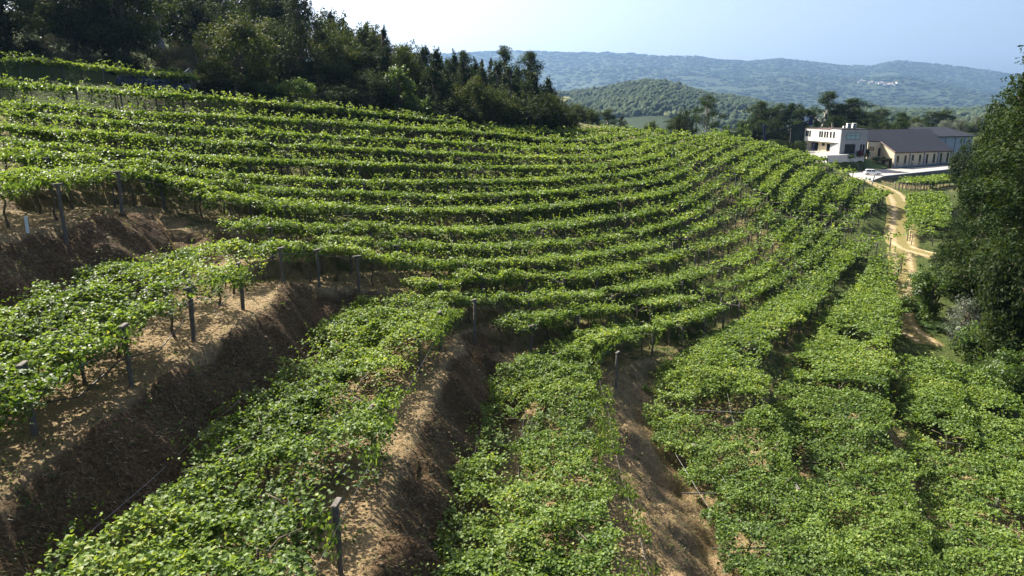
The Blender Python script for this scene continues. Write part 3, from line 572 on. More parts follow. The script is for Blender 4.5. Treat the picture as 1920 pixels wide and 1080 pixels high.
for i, (p, w) in enumerate(zip(paths, PW)):
    t = np.gradient(p, axis=0); t /= np.linalg.norm(t, axis=1)[:, None]; n = np.c_[t[:, 1], -t[:, 0]]
    o = np.linspace(-1, 1, 13); K = len(o)
    wob = 1 + .18 * (vnoise(np.arange(len(p)) * .7, 0 * p[:, 0], 4, 8 + i) - .5)
    X = p[:, 0, None] + n[:, 0, None] * o * (w + .5) * wob[:, None]; Y = p[:, 1, None] + n[:, 1, None] * o * (w + .5) * wob[:, None]
    Z, _ = row_height(X, Y, False)
    ends = np.minimum(np.arange(len(p)), len(p) - 1 - np.arange(len(p)))
    Z = gsm2 = Z + (fbm(X, Y, 2.0, 3, 3) - .5) * .12 - .03 - .3 * sstep(.75, 1, np.abs(o))[None] - .004 * i - .25 * (ends == 0)[:, None]
    tr = np.exp(-((np.abs(o) - .45) / .2) ** 2)[None] * np.ones((len(p), 1)) * (.62 if i == 0 else .55) + .1 - .2 * sstep(.6, 1, np.abs(o))[None]
    q = np.arange(len(p) * K).reshape(-1, K)
    Fq = np.stack([q[:-1, :-1], q[:-1, 1:], q[1:, 1:], q[1:, :-1]], -1).reshape(-1, 4)
    op = mesh_np('dirt_path', np.c_[X.ravel(), Y.ravel(), Z.ravel()], Fq, M_PATH, smooth=True, attrs={'wear': tr.ravel()})
    tag(op, kind='structure')
# ------------------------------------------------------------------ leaves
def leaf_arrays(P, N, size, rng, aspect=.85, axis=None, fold=.18):
    """folded four-point leaves: positions P, normals N, size per leaf"""
    n = len(P); size = np.broadcast_to(size, (n,))[:, None]
    if axis is None: axis = rng.normal(size=(n, 3))
    N = N / (np.linalg.norm(N, axis=1, keepdims=True) + 1e-9)
    ax = axis - (axis * N).sum(1, keepdims=True) * N; ax /= (np.linalg.norm(ax, axis=1, keepdims=True) + 1e-9)
    sd = np.cross(N, ax)
    base = P - ax * size * .5; tip = P + ax * size * .5 - N * size * .08
    lf = P - ax * size * .08 + sd * size * aspect * .5 + N * size * fold
    rt = P - ax * size * .08 - sd * size * aspect * .5 + N * size * fold
    V = np.stack([base, rt, tip, lf], 1).reshape(-1, 3)
    i = np.arange(n) * 4
    F = np.stack([np.stack([i, i + 1, i + 2], -1), np.stack([i, i + 2, i + 3], -1)], 1).reshape(-1, 3)
    return V, F
SUNV = np.array(sdir)

ROWTXT = {'R1': 'topmost short vine row under the left forest, ending by the parked vehicles', 'R2': 'second vine row from the top, running along the whole forest edge',
 'R3': 'third vine row from the top, below the forest edge', 'R4': 'fourth vine row from the top of the slope', 'R5': 'fifth vine row from the top of the slope',
 'R6': 'sixth vine row from the top of the slope', 'R7': 'seventh vine row from the top of the slope', 'R8': 'eighth vine row from the top, just above the one curling round the upper left bank',
 'R9': 'vine row curling round the upper left brown bank and on across the slope', 'R10': 'vine row starting behind the wide terrace of grey posts, the upper of two',
 'R11': 'vine row starting behind the wide terrace of grey posts, the lower of two', 'R12': 'vine terrace edged with grey posts above the big left bank',
 'R13': 'vine row starting in the hollow behind the middle foreground terrace', 'R14': 'leafy vine terrace in the middle foreground between the two dark banks',
 'R15': 'vine row starting behind the terrace left of the sunlit brown bank', 'R16': 'broad vine terrace left of the sunlit brown bank in the foreground',
 'R17': 'vine terrace just right of the sunlit brown bank, reaching the dirt path', 'R18': 'vine terrace left of the long dark gap in the right foreground',
 'R19': 'vine terrace right of the long dark gap in the right foreground', 'R20': 'vine terrace in the lower right beside the bushes', 'R21': 'vine strip at the lower right edge of the picture',
 'B1': 'short vine row under the stone retaining wall beside the road', 'B2': 'small vine row on bare pergola bars beside the dirt path', 'B3': 'small vine row at the edge of the trees right of the dirt path'}
POSTTXT = {'R1': 'the topmost short vine row', 'R2': 'the vine row along the forest edge', 'R3': 'the third vine row from the top', 'R4': 'the fourth vine row from the top', 'R5': 'the fifth vine row from the top',
 'R6': 'the sixth vine row from the top', 'R7': 'the seventh vine row from the top', 'R8': 'the eighth vine row from the top', 'R9': 'the row curling round the upper left bank', 'R10': 'the upper row behind the wide post terrace',
 'R11': 'the lower row behind the wide post terrace', 'R12': 'the terrace above the big left bank', 'R13': 'the row in the hollow behind the middle terrace', 'R14': 'the middle foreground terrace', 'R15': 'the row behind the sunlit bank terrace',
 'R16': 'the terrace left of the sunlit bank', 'R17': 'the terrace right of the sunlit bank', 'R18': 'the terrace left of the dark gap', 'R19': 'the terrace right of the dark gap', 'R20': 'the lower right terrace by the bushes', 'R21': 'the vines at the lower right edge',
 'B1': 'the short row under the stone wall', 'B2': 'the bare pergola beside the path', 'B3': 'the small row by the trees'}
LEAF_SCALE = 1.0
def cover(k, x, y):
    """0..1 leaf cover of the pergola"""
    d = np.hypot(x, y)
    c = .52 * fbm(x, y, 4.5, 3, 41) + .30 * fbm(x, y, 1.3, 2, 57) + .18 * fbm(x, y, .55, 2, 58)
    far = sstep(45, 80, d)
    lo = .30 + .02 * far
    if k == 'R14': lo = np.where(y < 34, .35, lo)
    spur = sstep(18, 32, x) * sstep(75, 100, y)
    big = fbm(x, y, 11, 2, 77)
    c = c - .45 * sstep(.67, .77, fbm(x, y, 4.2, 2, 99)) * (x > 7) * (1 - sstep(60, 85, d))
    return sstep(lo, lo + .18, c) * (1 - spur * sstep(.52, .62, big) * .92) * (1 - .9 * far * (1 - spur) * sstep(.70, .76, big))
HC = 2.0
vine_rows = {}
nleaf = 0
for ri, (k, r) in enumerate(rows.items()):
    rng = np.random.default_rng(100 + ri)
    p, hw = r.p, r.hw
    d = np.hypot(p[:, 0], p[:, 1]) ; d3 = np.sqrt(d ** 2 + (30 - r.z) ** 2)
    size = np.maximum(.14, .0034 * d3) * LEAF_SCALE
    vis = np.abs(p[:, 0]) < .74 * p[:, 1] + 4             # rows run on past the frame a little
    ds = np.linalg.norm(np.gradient(p, axis=0), axis=1)
    lai = np.where(d3 < 60, 2.5, 2.5)
    cnt = 2 * hw * 1.08 * ds * lai / (.42 * size ** 2) * vis
    n = int(cnt.sum()); j = rng.choice(len(p), n, p=cnt / cnt.sum())
    along = rng.uniform(-.5, .5, n) * ds[j]
    o = rng.uniform(-1.08, 1.12, n)
    nearb = (k in ('R9', 'R12', 'R14', 'R16')) * (p[j, 1] < 47) * (p[j, 0] < 8); o = np.where(nearb & (o > (.72 if k == 'R16' else 1.0)), o - 1.0, o)
    if k == 'R14': o = np.where((p[j, 1] < 34) & (o < -.72), o + .9, o)
    edge_w = 1 + .22 * (vnoise(p[j, 0] * 1.0 + along, p[j, 1], 1.4, 61) - .5) * 2
    X = p[j, 0] + r.t[j, 0] * along + r.n[j, 0] * o * hw[j] * edge_w
    Y = p[j, 1] + r.t[j, 1] * along + r.n[j, 1] * o * hw[j] * edge_w
    keep = rng.random(n) < cover(k, X, Y) * .97 + .03
    X, Y, o, j = X[keep], Y[keep], o[keep], j[keep]
    n = len(X); sz = size[j] * rng.uniform(.7, 1.25, n)
    bump = (.62 * fbm(X, Y, 1.7, 2, 71) + .38 * fbm(X, Y, .62, 2, 72) - .45) * np.where(d3[j] > 55, .62, 1.55)
    th = (np.abs(rng.normal(0, .17, n)) + rng.random(n) ** 3 * .30) * np.where(d3[j] > 55, .62, 1)
    Z = r.z[j] + HC + bump - th + .12 - .32 * sstep(.8, 1.12, np.abs(o)) * rng.random(n)
    tl = .62
    N = np.c_[rng.normal(0, tl, n), rng.normal(0, tl, n), np.ones(n)] + SUNV * .25
    P0 = [np.c_[X, Y, Z]]; N0 = [N]; S0 = [sz]
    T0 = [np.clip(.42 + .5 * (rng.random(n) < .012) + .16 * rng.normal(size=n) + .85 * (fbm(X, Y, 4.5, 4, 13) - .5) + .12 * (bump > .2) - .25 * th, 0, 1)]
    A0 = [rng.normal(size=(n, 3))]
    # hanging fringe along the downhill edge (and a little on the uphill one)
    q = cnt * np.where(d3 > 52, .24, .2) / 2.0
    n2 = int(q.sum()); j2 = rng.choice(len(p), n2, p=q / q.sum()); al = rng.uniform(-.5, .5, n2) * ds[j2]
    side = np.where(rng.random(n2) < .8, 1, -1); o2 = side * rng.uniform(.72, 1.08, n2)
    X2 = p[j2, 0] + r.t[j2, 0] * al + r.n[j2, 0] * o2 * hw[j2]; Y2 = p[j2, 1] + r.t[j2, 1] * al + r.n[j2, 1] * o2 * hw[j2]
    hang = sstep(.35, .75, vnoise(X2, Y2, 1.7, 87)) * np.where(d3[j2] > 52, 1.45, .85)
    Z2 = r.z[j2] + HC + .1 - rng.random(n2) ** 1.3 * hang
    kp = (rng.random(n2) < cover(k, X2, Y2)) & (hang > .03)
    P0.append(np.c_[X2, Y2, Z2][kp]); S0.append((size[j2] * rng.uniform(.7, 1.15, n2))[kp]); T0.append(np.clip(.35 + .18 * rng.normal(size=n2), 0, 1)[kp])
    N0.append((np.c_[r.n[j2] * side[:, None], np.full(n2, .45)] + rng.normal(0, .45, (n2, 3)))[kp]); A0.append(rng.normal(size=(n2, 3))[kp] - np.array([0, 0, 1.2]))
    # young shoots arching out of the canopy
    ns = int((2 * hw * ds * np.where(d3 > 45, 1.8, 1.2) * vis).sum()); qs = 2 * hw * ds * vis; j3 = rng.choice(len(p), ns, p=qs / qs.sum())
    o3 = rng.uniform(-1, 1.1, ns); al = rng.uniform(-.5, .5, ns) * ds[j3]
    X3 = p[j3, 0] + r.t[j3, 0] * al + r.n[j3, 0] * o3 * hw[j3]; Y3 = p[j3, 1] + r.t[j3, 1] * al + r.n[j3, 1] * o3 * hw[j3]
    kp = rng.random(ns) < cover(k, X3, Y3); X3, Y3, j3 = X3[kp], Y3[kp], j3[kp]; ns = len(X3)
    az3 = rng.normal(2.4, 1.0, ns); fs = 1 + .35 * (d3[j3] > 50); ln = rng.uniform(.3, 1.0, ns) * fs; up = rng.uniform(.15, 1.0, ns) ** 1.3 * fs
    Zb = r.z[j3] + HC + (.62 * fbm(X3, Y3, 1.7, 2, 71) + .38 * fbm(X3, Y3, .62, 2, 72) - .45) * np.where(d3[j3] > 55, .62, 1.25)
    m = 6
    f = (np.arange(m) + .5) / m
    px = X3[:, None] + np.cos(az3)[:, None] * ln[:, None] * f; py = Y3[:, None] + np.sin(az3)[:, None] * ln[:, None] * f
    pz = Zb[:, None] + (up * .75)[:, None] * np.sin(f * 2.0)[None]
    Pq = np.stack([px, py, pz], -1).reshape(-1, 3) + rng.normal(0, .035, (ns * m, 3))
    P0.append(Pq); S0.append(np.repeat(size[j3] * .9, m) * np.tile(1.1 - .5 * f, ns)); T0.append(np.clip(.5 + .24 * np.tile(f, ns) + .1 * rng.normal(size=ns * m), 0, 1))
    dirs = np.repeat(np.c_[np.cos(az3), np.sin(az3), np.full(ns, .6)], m, 0)
    N0.append(rng.normal(0, .6, (ns * m, 3)) + np.array([0, 0, .7])); A0.append(dirs + rng.normal(0, .45, (ns * m, 3)))
    P0 = np.concatenate(P0); N0 = np.concatenate(N0); S0 = np.concatenate(S0); T0 = np.concatenate(T0); A0 = np.concatenate(A0)
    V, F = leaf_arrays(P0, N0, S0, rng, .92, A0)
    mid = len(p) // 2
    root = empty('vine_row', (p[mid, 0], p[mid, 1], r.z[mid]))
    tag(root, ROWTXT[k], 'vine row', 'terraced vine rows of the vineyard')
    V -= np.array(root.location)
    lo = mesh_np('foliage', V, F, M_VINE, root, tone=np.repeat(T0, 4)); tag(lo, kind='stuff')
    vine_rows[k] = root; nleaf += len(P0)
print('VINE LEAVES', nleaf)

# vine trunks: twisted dark stems under the pergola
def stem_mesh(seed):
    rng = random.Random(seed); b = MB(); pts = []; x = y = 0
    for i in range(6):
        pts.append((x, y, i / 5 * 1.95 - .05)); x += rng.uniform(-.13, .13); y += rng.uniform(-.13, .13)
    b.tube(pts, [.075, .055, .05, .045, .04, .03], 6)
    b.tube([pts[4], (x + .5, y + .2, 1.95), (x + 1.1, y + .3, 2.0)], [.03, .025, .015], 5)
    b.tube([pts[4], (x - .5, y - .2, 1.93), (x - 1.0, y - .3, 1.98)], [.03, .025, .015], 5)
    o = b.build('trunk', M_BARK, None, True); me = o.data; bpy.data.objects.remove(o); return me
STEMS = [stem_mesh(i) for i in range(4)]
rg = random.Random(3)
for k, r in rows.items():
    root = vine_rows[k]; acc = 0; far_b = None
    for i in range(0, len(r.p), 3):
        x, y = r.p[i]; d = math.hypot(x, y)
        if abs(x) > .76 * y + 2 or d < 12: continue
        o = rg.uniform(-.55, .75) * r.hw[i]; x += r.n[i, 0] * o; y += r.n[i, 1] * o
        z = float(gh(x, y))
        if d < 62:
            t = bpy.data.objects.new('trunk', STEMS[rg.randrange(4)]); link(t, root)
            t.location = Vector((x, y, z)) - root.location; t.rotation_euler = (0, 0, rg.uniform(0, 6.3))
            t.scale = (1, 1, max(.6, (r.z[i] + HC - z) / 1.95))
        else:
            if far_b is None: far_b = MB()
            L0 = root.location
            far_b.tube([(x - L0.x, y - L0.y, z - L0.z - .05), (x - L0.x + rg.uniform(-.15, .15), y - L0.y, z - L0.z + 1), (x - L0.x, y - L0.y + rg.uniform(-.15, .15), r.z[i] + HC - L0.z)], [.07, .055, .04], 4, False)
    if far_b is not None:
        tag(far_b.build('far_stems', M_BARK, root), kind='stuff')

# trellis posts with cross beams
def post_mesh(seed):
    rng = random.Random(seed); b = MB(); lx, ly = rng.uniform(-.06, .06), rng.uniform(-.06, .06); pts = []
    for i in range(5): pts.append((lx * i / 4 + rng.uniform(-.015, .015), ly * i / 4 + rng.uniform(-.015, .015), -.25 + i / 4 * 2.2))
    b.tube(pts, [.082 + rng.uniform(-.012, .018) for _ in range(5)], 6)
    o = b.build('trellis_post', M_POST); me = o.data; bpy.data.objects.remove(o); return me
POSTS = [post_mesh(i) for i in range(5)]
cap_o = MB().box((0, 0, 0), (.5, .17, .09), 0, 0, .02).build('cap', M_POST, bevel=.02); CAP = cap_o.data; bpy.data.objects.remove(cap_o)
bm_o = MB().tube([(0, 0, 0), (-.5, .015, .02), (-1, 0, 0)], [.045, .04, .035], 6).build('cross_beam', M_BEAM); BEAM = bm_o.data; bpy.data.objects.remove(bm_o)
cand = []
for k, r in rows.items():
    s = np.r_[0, np.cumsum(np.linalg.norm(np.diff(r.p, axis=0), axis=1))]
    step = 4.6
    for side in (1, -1):
        q = rg.uniform(.3, 1.2)
        while q < s[-1] - .2:
            i = int(np.searchsorted(s, q)); i = min(i, len(r.p) - 1)
            off = r.hw[i] * .93 * side
            x = r.p[i, 0] + r.n[i, 0] * off; y = r.p[i, 1] + r.n[i, 1] * off; d = math.hypot(x, y)
            if abs(x) < .78 * y + 1 and d > 10 and (side == 1 or d > 62): cand.append((d * (1 if side == 1 else 2.2), k, i, side, x, y))
            q += step * rg.uniform(.9, 1.12)
# posts seen standing on the foreground banks, set where they stand
FIXED = [('R9', 'crooked stone post at the left of the upper left bank', -20.8, 32.7), ('R9', 'thick pale grey stone post on the upper left bank', -21.4, 38.8),
         ('R12', 'grey post nearest the left edge on the big left bank', -14.1, 19.2), ('R12', 'tall grey post with a wooden cap on the big left bank', -13.0, 22.6),
         ('R12', 'dark ivy clad post third along the big left bank', -12.9, 27.2), ('R12', 'grey post with a cap fourth along the big left bank', -12.6, 31.8),
         ('R12', 'slim grey post with a flat cap fifth along the big left bank', -12.3, 36.9), ('R12', 'pair post with reddish cap sixth along the big left bank', -11.3, 40.4), ('R12', 'last dark post at the right end of the big left bank', -9.4, 42.3),
         ('R14', 'stout capped post at the bottom of the middle foreground terrace', -4.85, 17.0), ('R14', 'dark post second from the bottom on the middle foreground terrace', -5.3, 24.1),
         ('R14', 'leaning post third from the bottom on the middle foreground terrace', -4.8, 33.9), ('R14', 'dark straight post fourth from the bottom on the middle foreground terrace', -4.2, 38.0), ('R14', 'post at the far corner of the middle foreground terrace', -2.5, 42.0),
         ('R16', 'post in the shadowed hollow at the far end of the sunlit bank', 6.35, 42.3), ('R17', 'short dark post at the top of the sunlit brown bank', 9.8, 36.2)]
def add_post(k, i, side, x, y, lab=None, grp=None, beam=True):
    r = rows[k]
    if lab: x += r.n[i, 0] * .22; y += r.n[i, 1] * .22
    z = float(gh(x, y))
    o = bpy.data.objects.new('trellis_post', POSTS[rg.randrange(5)]); link(o)
    o.location = (x, y, z); ang = math.atan2(r.n[i, 1] * side, r.n[i, 0] * side)
    top = r.z[i] + HC - z - (.35 if side == -1 else (-.08 if lab else .12))
    sc = min(max(top / 1.95, .75), 1.35)
    o.scale = (1, 1, sc); o.rotation_euler = (0, 0, ang)
    tag(o, lab or 'small grey trellis post along ' + POSTTXT[k], 'post', grp or 'trellis posts along ' + POSTTXT[k])
    if lab or (math.hypot(x, y) < 50 and side == 1):
        c = bpy.data.objects.new('cap', CAP); link(c, o); c.location = (0, 0, 2.0); c.rotation_euler = (0, 0, math.pi / 2 + rg.uniform(-.3, .3))
    if side == 1 and beam:
        c = bpy.data.objects.new('cross_beam', BEAM); link(c, o); c.location = (.2, 0, 1.56); c.scale = (2 * r.hw[i] + .5, 1, 1); c.rotation_euler = (rg.uniform(-.3, .3), rg.uniform(-.04, .04), rg.uniform(-.1, .1))
fx_used = []
for k, lab, x, y in FIXED:
    r = rows[k]; i = int(((r.p - np.array([x, y])) ** 2).sum(1).argmin())
    add_post(k, i, 1, x, y, lab, 'grey posts on the foreground banks', False); fx_used.append((x, y))
cand = [c for c in cand if not (c[1] in ('R9', 'R12', 'R14', 'R16') and c[3] == 1 and c[5] < 47 and c[4] < 8) and min((c[4] - a) ** 2 + (c[5] - b) ** 2 for a, b in fx_used) > 4]
cand.sort()
for c in cand[:284]: add_post(*c[1:])
mb = MB()
for d, k, i, side, x, y in cand[284:]:
    z = float(gh(x, y)); top = rows[k].z[i] + HC
    mb.tube([(x, y, z - .2), (x, y, top)], [.1, .085], 5)
    if side == 1:
        r = rows[k]; mb.tube([(x + r.n[i, 0] * .25, y + r.n[i, 1] * .25, top - .03), (x - r.n[i, 0] * 2 * r.hw[i], y - r.n[i, 1] * 2 * r.hw[i], top)], [.05, .045], 4)
tag(mb.build('trellis_posts_beyond', M_POST), 'rest of the small grey posts under the far vine rows', 'posts', kind='stuff')
# wires of the pergola: parts of the nearer rows
for k in ('R9', 'R12', 'R14', 'R16', 'R17'):
    r = rows[k]; L0 = vine_rows[k].location
    sel = [i for i in range(0, len(r.p), 5) if math.hypot(*r.p[i]) < 60 and r.p[i, 1] > 6]
    for o in (-.9, -.3, .35, .98):
        pts = [(r.p[i, 0] + r.n[i, 0] * o * r.hw[i] - L0.x, r.p[i, 1] + r.n[i, 1] * o * r.hw[i] - L0.y, r.z[i] + HC - .22 - L0.z) for i in sel]
        MB().tube(pts, .005, 4).build('wire', M_WIRE, vine_rows[k])
# irrigation hose sagging along the edge of the big left bank
pts = []
hp = [(-14.6, 14.5, 0.4), (-14.1, 19.2, .75), (-13.5, 20.9, .3), (-13.0, 22.6, .8), (-12.9, 25, .25), (-12.9, 27.2, .7), (-12.7, 29.5, .35), (-12.6, 31.8, .8)]
for a, b in zip(hp, hp[1:]):
    for q in range(5):
        f = q / 5; x = a[0] + (b[0] - a[0]) * f; y = a[1] + (b[1] - a[1]) * f
        pts.append((x - .05, y, float(gh(x, y)) + .12 + a[2] + (b[2] - a[2]) * f))
tag(MB().tube(pts, .022, 6).build('irrigation_hose', M_HOSE, None, True), 'black irrigation hose slung between the posts of the big left bank', 'hose')
pt = empty('plant_guard', (-21.5, 31.5, float(gh(-21.5, 31.5))))
tag(pt, 'short white tube round a young plant on the upper left bank', 'plant guard')
MB().tube([(0, 0, -.1), (.02, 0, .75)], .07, 10).build('sleeve', plain('white_plastic', (.6, .65, .66), .4, .1), pt)
tag(MB().tube([(0, 0, 0), (.03, .02, .9)], .02, 5).build('stake', M_BARK, pt))

# stone at the bottom left corner
def rock(name, loc, s, seed, mat):
    bm = bmesh.new(); bmesh.ops.create_icosphere(bm, subdivisions=3, radius=1)
    rr_ = np.random.default_rng(seed); ks = rr_.normal(size=(10, 3)); ks /= np.linalg.norm(ks, axis=1)[:, None]; hs = rr_.uniform(.55, .9, 10)
    for v in bm.verts:
        c = np.array(v.co)
        for kk, h_ in zip(ks, hs):
            dd = c @ kk
            if dd > h_: c = c - kk * (dd - h_) * .9
        c = c + rr_.normal(0, .012, 3); v.co = Vector(c * np.array(s))
    me = bpy.data.meshes.new(name); bm.to_mesh(me); bm.free(); me.materials.append(mat)
    o = bpy.data.objects.new(name, me); o.location = loc; return link(o)
M_ROCK = plain('granite_rock', (.30, .27, .23), .9, .4, 5, bump=.6)
rx, ry = -13.2, 18.2
rk = rock('rock', (-11.0, 14.2, float(gh(-11.0, 14.2)) + .03), (.38, .28, .16), 4, M_ROCK); tag(rk, 'flat pale stone lying in shade at the bottom left corner', 'stone')

# mown straw and grass on the nearer ground
def blades(name, n, seed, xr, yr, keep, mat, ln, wd, upz, label, cat):
    rng = np.random.default_rng(seed)
    X = rng.uniform(*xr, n); Y = rng.uniform(*yr, n) 
    m = keep(X, Y, rng); X, Y = X[m], Y[m]; n = len(X)
    e = .25; zx = (gh(X + e, Y) - gh(X - e, Y)) / (2 * e); zy = (gh(X, Y + e) - gh(X, Y - e)) / (2 * e)
    Nn = np.c_[-zx, -zy, np.ones(n)]; Nn /= np.linalg.norm(Nn, axis=1)[:, None]
    steep = np.hypot(zx, zy)
    down = np.c_[-zx, -zy, -(zx ** 2 + zy ** 2)]; down /= (np.linalg.norm(down, axis=1)[:, None] + .05)
    a = rng.normal(size=(n, 3)); a -= (a * Nn).sum(1)[:, None] * Nn
    d = a / np.linalg.norm(a, axis=1)[:, None] + down * np.clip(steep, 0, 1.2)[:, None] * 1.1 + Nn * upz * rng.random(n)[:, None]
    d /= np.linalg.norm(d, axis=1)[:, None]
    L = rng.uniform(*ln, n)[:, None]; W = rng.uniform(*wd, n)[:, None]
    s = np.cross(Nn, d); b = np.c_[X, Y, gh(X, Y) - .01]
    V = np.stack([b - s * W, b + s * W, b + d * L + Nn * .02 - np.array([0, 0, .03]) * L], 1).reshape(-1, 3)
    F = np.arange(n * 3).reshape(-1, 3)
    t = np.clip(.5 + .22 * rng.normal(size=n) + .5 * (fbm(X, Y, 1.2, 3, 91) - .5), 0, 1)
    o = mesh_np(name, V, F, mat, tone=np.repeat(t, 3)); tag(o, label, cat, kind='stuff'); return o
def infr(X, Y): return np.abs(X) < .74 * Y + 1.5
# clods and hay clumps on the banks
rng = np.random.default_rng(55)
bx = []
G_ = rng.uniform(0, 1, (60000, 2)); qx = -32 + 52 * G_[:, 0]; qy = 10 + 46 * G_[:, 1]
e = .3; sl_ = np.hypot(gh(qx + e, qy) - gh(qx - e, qy), gh(qx, qy + e) - gh(qx, qy - e)) / (2 * e)
kk = (sl_ > .45) & (fbm(qx, qy, 2.0, 3, 19) > .52) & (np.abs(qx) < .74 * qy + 1); qx, qy = qx[kk][:5200], qy[kk][:5200]; n = len(qx)
s_ = rng.uniform(.02, .065, n) * rng.choice([1, 1, 1, 1.9], n); oct_ = np.array([(1, 0, 0), (0, 1, 0), (-1, 0, 0), (0, -1, 0), (0, 0, .7), (0, 0, -.6)], float)
Vc = oct_[None] * s_[:, None, None] * rng.uniform(.6, 1.4, (n, 6, 1)) + np.stack([qx, qy, gh(qx, qy)], -1)[:, None]
of_ = np.array([(0, 1, 4), (1, 2, 4), (2, 3, 4), (3, 0, 4), (1, 0, 5), (2, 1, 5), (3, 2, 5), (0, 3, 5)])
Fc = (of_[None] + (np.arange(n) * 6)[:, None, None]).reshape(-1, 3)
M_CLOD = plain('soil_clod', (.13, .085, .048), .95, .5, 1.5)
tag(mesh_np('soil_clods', Vc.reshape(-1, 3), Fc, M_CLOD), 'crumbled clods of brown soil on the banks', 'soil', kind='stuff')
blades('dry_straw', 330000, 71, (-32, 16), (10, 60), lambda x, y, g: infr(x, y) & (g.random(len(x)) < (1 - .8 * sstep(20, 60, y)) * (1 - .6 * (np.hypot(gh(x + .3, y) - gh(x - .3, y), gh(x, y + .3) - gh(x, y - .3)) > .36) * (x < 2))), M_STRAW, (.08, .24), (.005, .012), .6, 'dry mown straw lying on banks and terraces', 'straw')
rng = np.random.default_rng(66)                        # low weeds on banks and ledges
wx = rng.uniform(-32, 16, 9000); wy = rng.uniform(11, 60, 9000); m_ = infr(wx, wy) & (fbm(wx, wy, 2.6, 3, 29) > .56); wx, wy = wx[m_][:1900], wy[m_][:1900]; n = len(wx); q_ = 9
PW_ = np.repeat(np.c_[wx, wy, gh(wx, wy) + .06], q_, 0) + rng.normal(0, 1, (n * q_, 3)) * np.array([.11, .11, .035])
Vw, Fw = leaf_arrays(PW_, rng.normal(0, .7, (n * q_, 3)) + np.array([0, 0, .8]), rng.uniform(.05, .12, n * q_), rng, .6)
tag(mesh_np('weeds', Vw, Fw, M_BUSH, tone=np.repeat(np.clip(.45 + .2 * rng.normal(size=n * q_), 0, 1), 4)), 'small green weeds on the banks and ledges', 'weeds', kind='stuff')
blades('mown_hay', 90000, 73, (1, 15), (14, 48), lambda x, y, g: infr(x, y) & (np.hypot(gh(x + .3, y) - gh(x - .3, y), gh(x, y + .3) - gh(x, y - .3)) > .2), M_STRAW, (.12, .4), (.006, .013), .4, 'mown hay covering the sunlit brown bank', 'hay')
blades('grass', 200000, 72, (-45, 30), (12, 95), lambda x, y, g: infr(x, y) & (fbm(x, y, 3.2, 3, 15) > .5), M_GRASS, (.10, .30), (.008, .02), 1.6, 'short yellowing grass on the terraces', 'grass')
# ------------------------------------------------------------------ trees
def ball(rng, n):
    v = rng.normal(size=(n, 3)); return v / np.linalg.norm(v, axis=1, keepdims=True)
class TreeGen:
    """collects leaf positions and wood tubes of one tree standing at the origin, in metres"""
    def __init__(s, seed): s.rng = np.random.default_rng(seed); s.P = []; s.N = []; s.S = []; s.T = []; s.A = []; s.asp = .7; s.wood = MB()
    def clump(s, c, rad, n, size, flat=.75, up=.35, tone=0.0, droop=0.0):
        rng = s.rng; d = ball(rng, n); r = rng.random(n) ** .42
        sub = ball(rng, 7); w = np.clip((d @ sub.T).max(1), .2, 1) ** 1.5
        P = np.array(c) + d * (r * rad * (.55 + .6 * w))[:, None] * np.array([1, 1, flat])
        N = d * .8 + rng.normal(0, .5, (n, 3)) + np.array([0, 0, up])
        s.P.append(P); s.N.append(N); s.S.append(size * rng.uniform(.65, 1.3, n)); s.A.append(rng.normal(size=(n, 3)) + np.array([0, 0, -droop]))
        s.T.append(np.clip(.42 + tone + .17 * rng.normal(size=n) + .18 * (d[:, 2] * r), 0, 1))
    def spikes(s, base, length, n, size, dirv=(0, 0, 1), tone=0.0):
        rng = s.rng; f = rng.random(n)
        dv = np.array(dirv, float); dv /= np.linalg.norm(dv)
        rad = length * .20 * (1 - f) ** .7 + .02
        d = ball(rng, n); P = np.array(base) + dv * (f * length)[:, None] + d * rad[:, None]
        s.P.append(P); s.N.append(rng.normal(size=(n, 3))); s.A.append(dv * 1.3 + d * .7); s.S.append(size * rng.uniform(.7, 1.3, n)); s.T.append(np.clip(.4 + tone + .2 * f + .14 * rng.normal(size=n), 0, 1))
    def limb(s, a, b, r0, r1, wob=.06):
        a = np.array(a, float); b = np.array(b, float); L = np.linalg.norm(b - a); pts = []
        for i in range(5):
            f = i / 4; q = a + (b - a) * f + s.rng.normal(0, wob * L * (0 < f < 1), 3) + np.array([0, 0, .05 * L * math.sin(math.pi * f)]); pts.append(tuple(q))
        s.wood.tube(pts, list(np.linspace(r0, r1, 5)), 6)
    def done(s, leaf_m, bark_m, aspect):
        P, N, S, T, A = (np.concatenate(q) for q in (s.P, s.N, s.S, s.T, s.A))
        V, F = leaf_arrays(P, N, S, s.rng, aspect, A, .12)
        o = mesh_np('crown', V, F, leaf_m, tone=np.repeat(T, 4)); me = o.data; bpy.data.objects.remove(o)
        o = s.wood.build('trunk', bark_m, None, True); wm = o.data; bpy.data.objects.remove(o)
        return me, wm
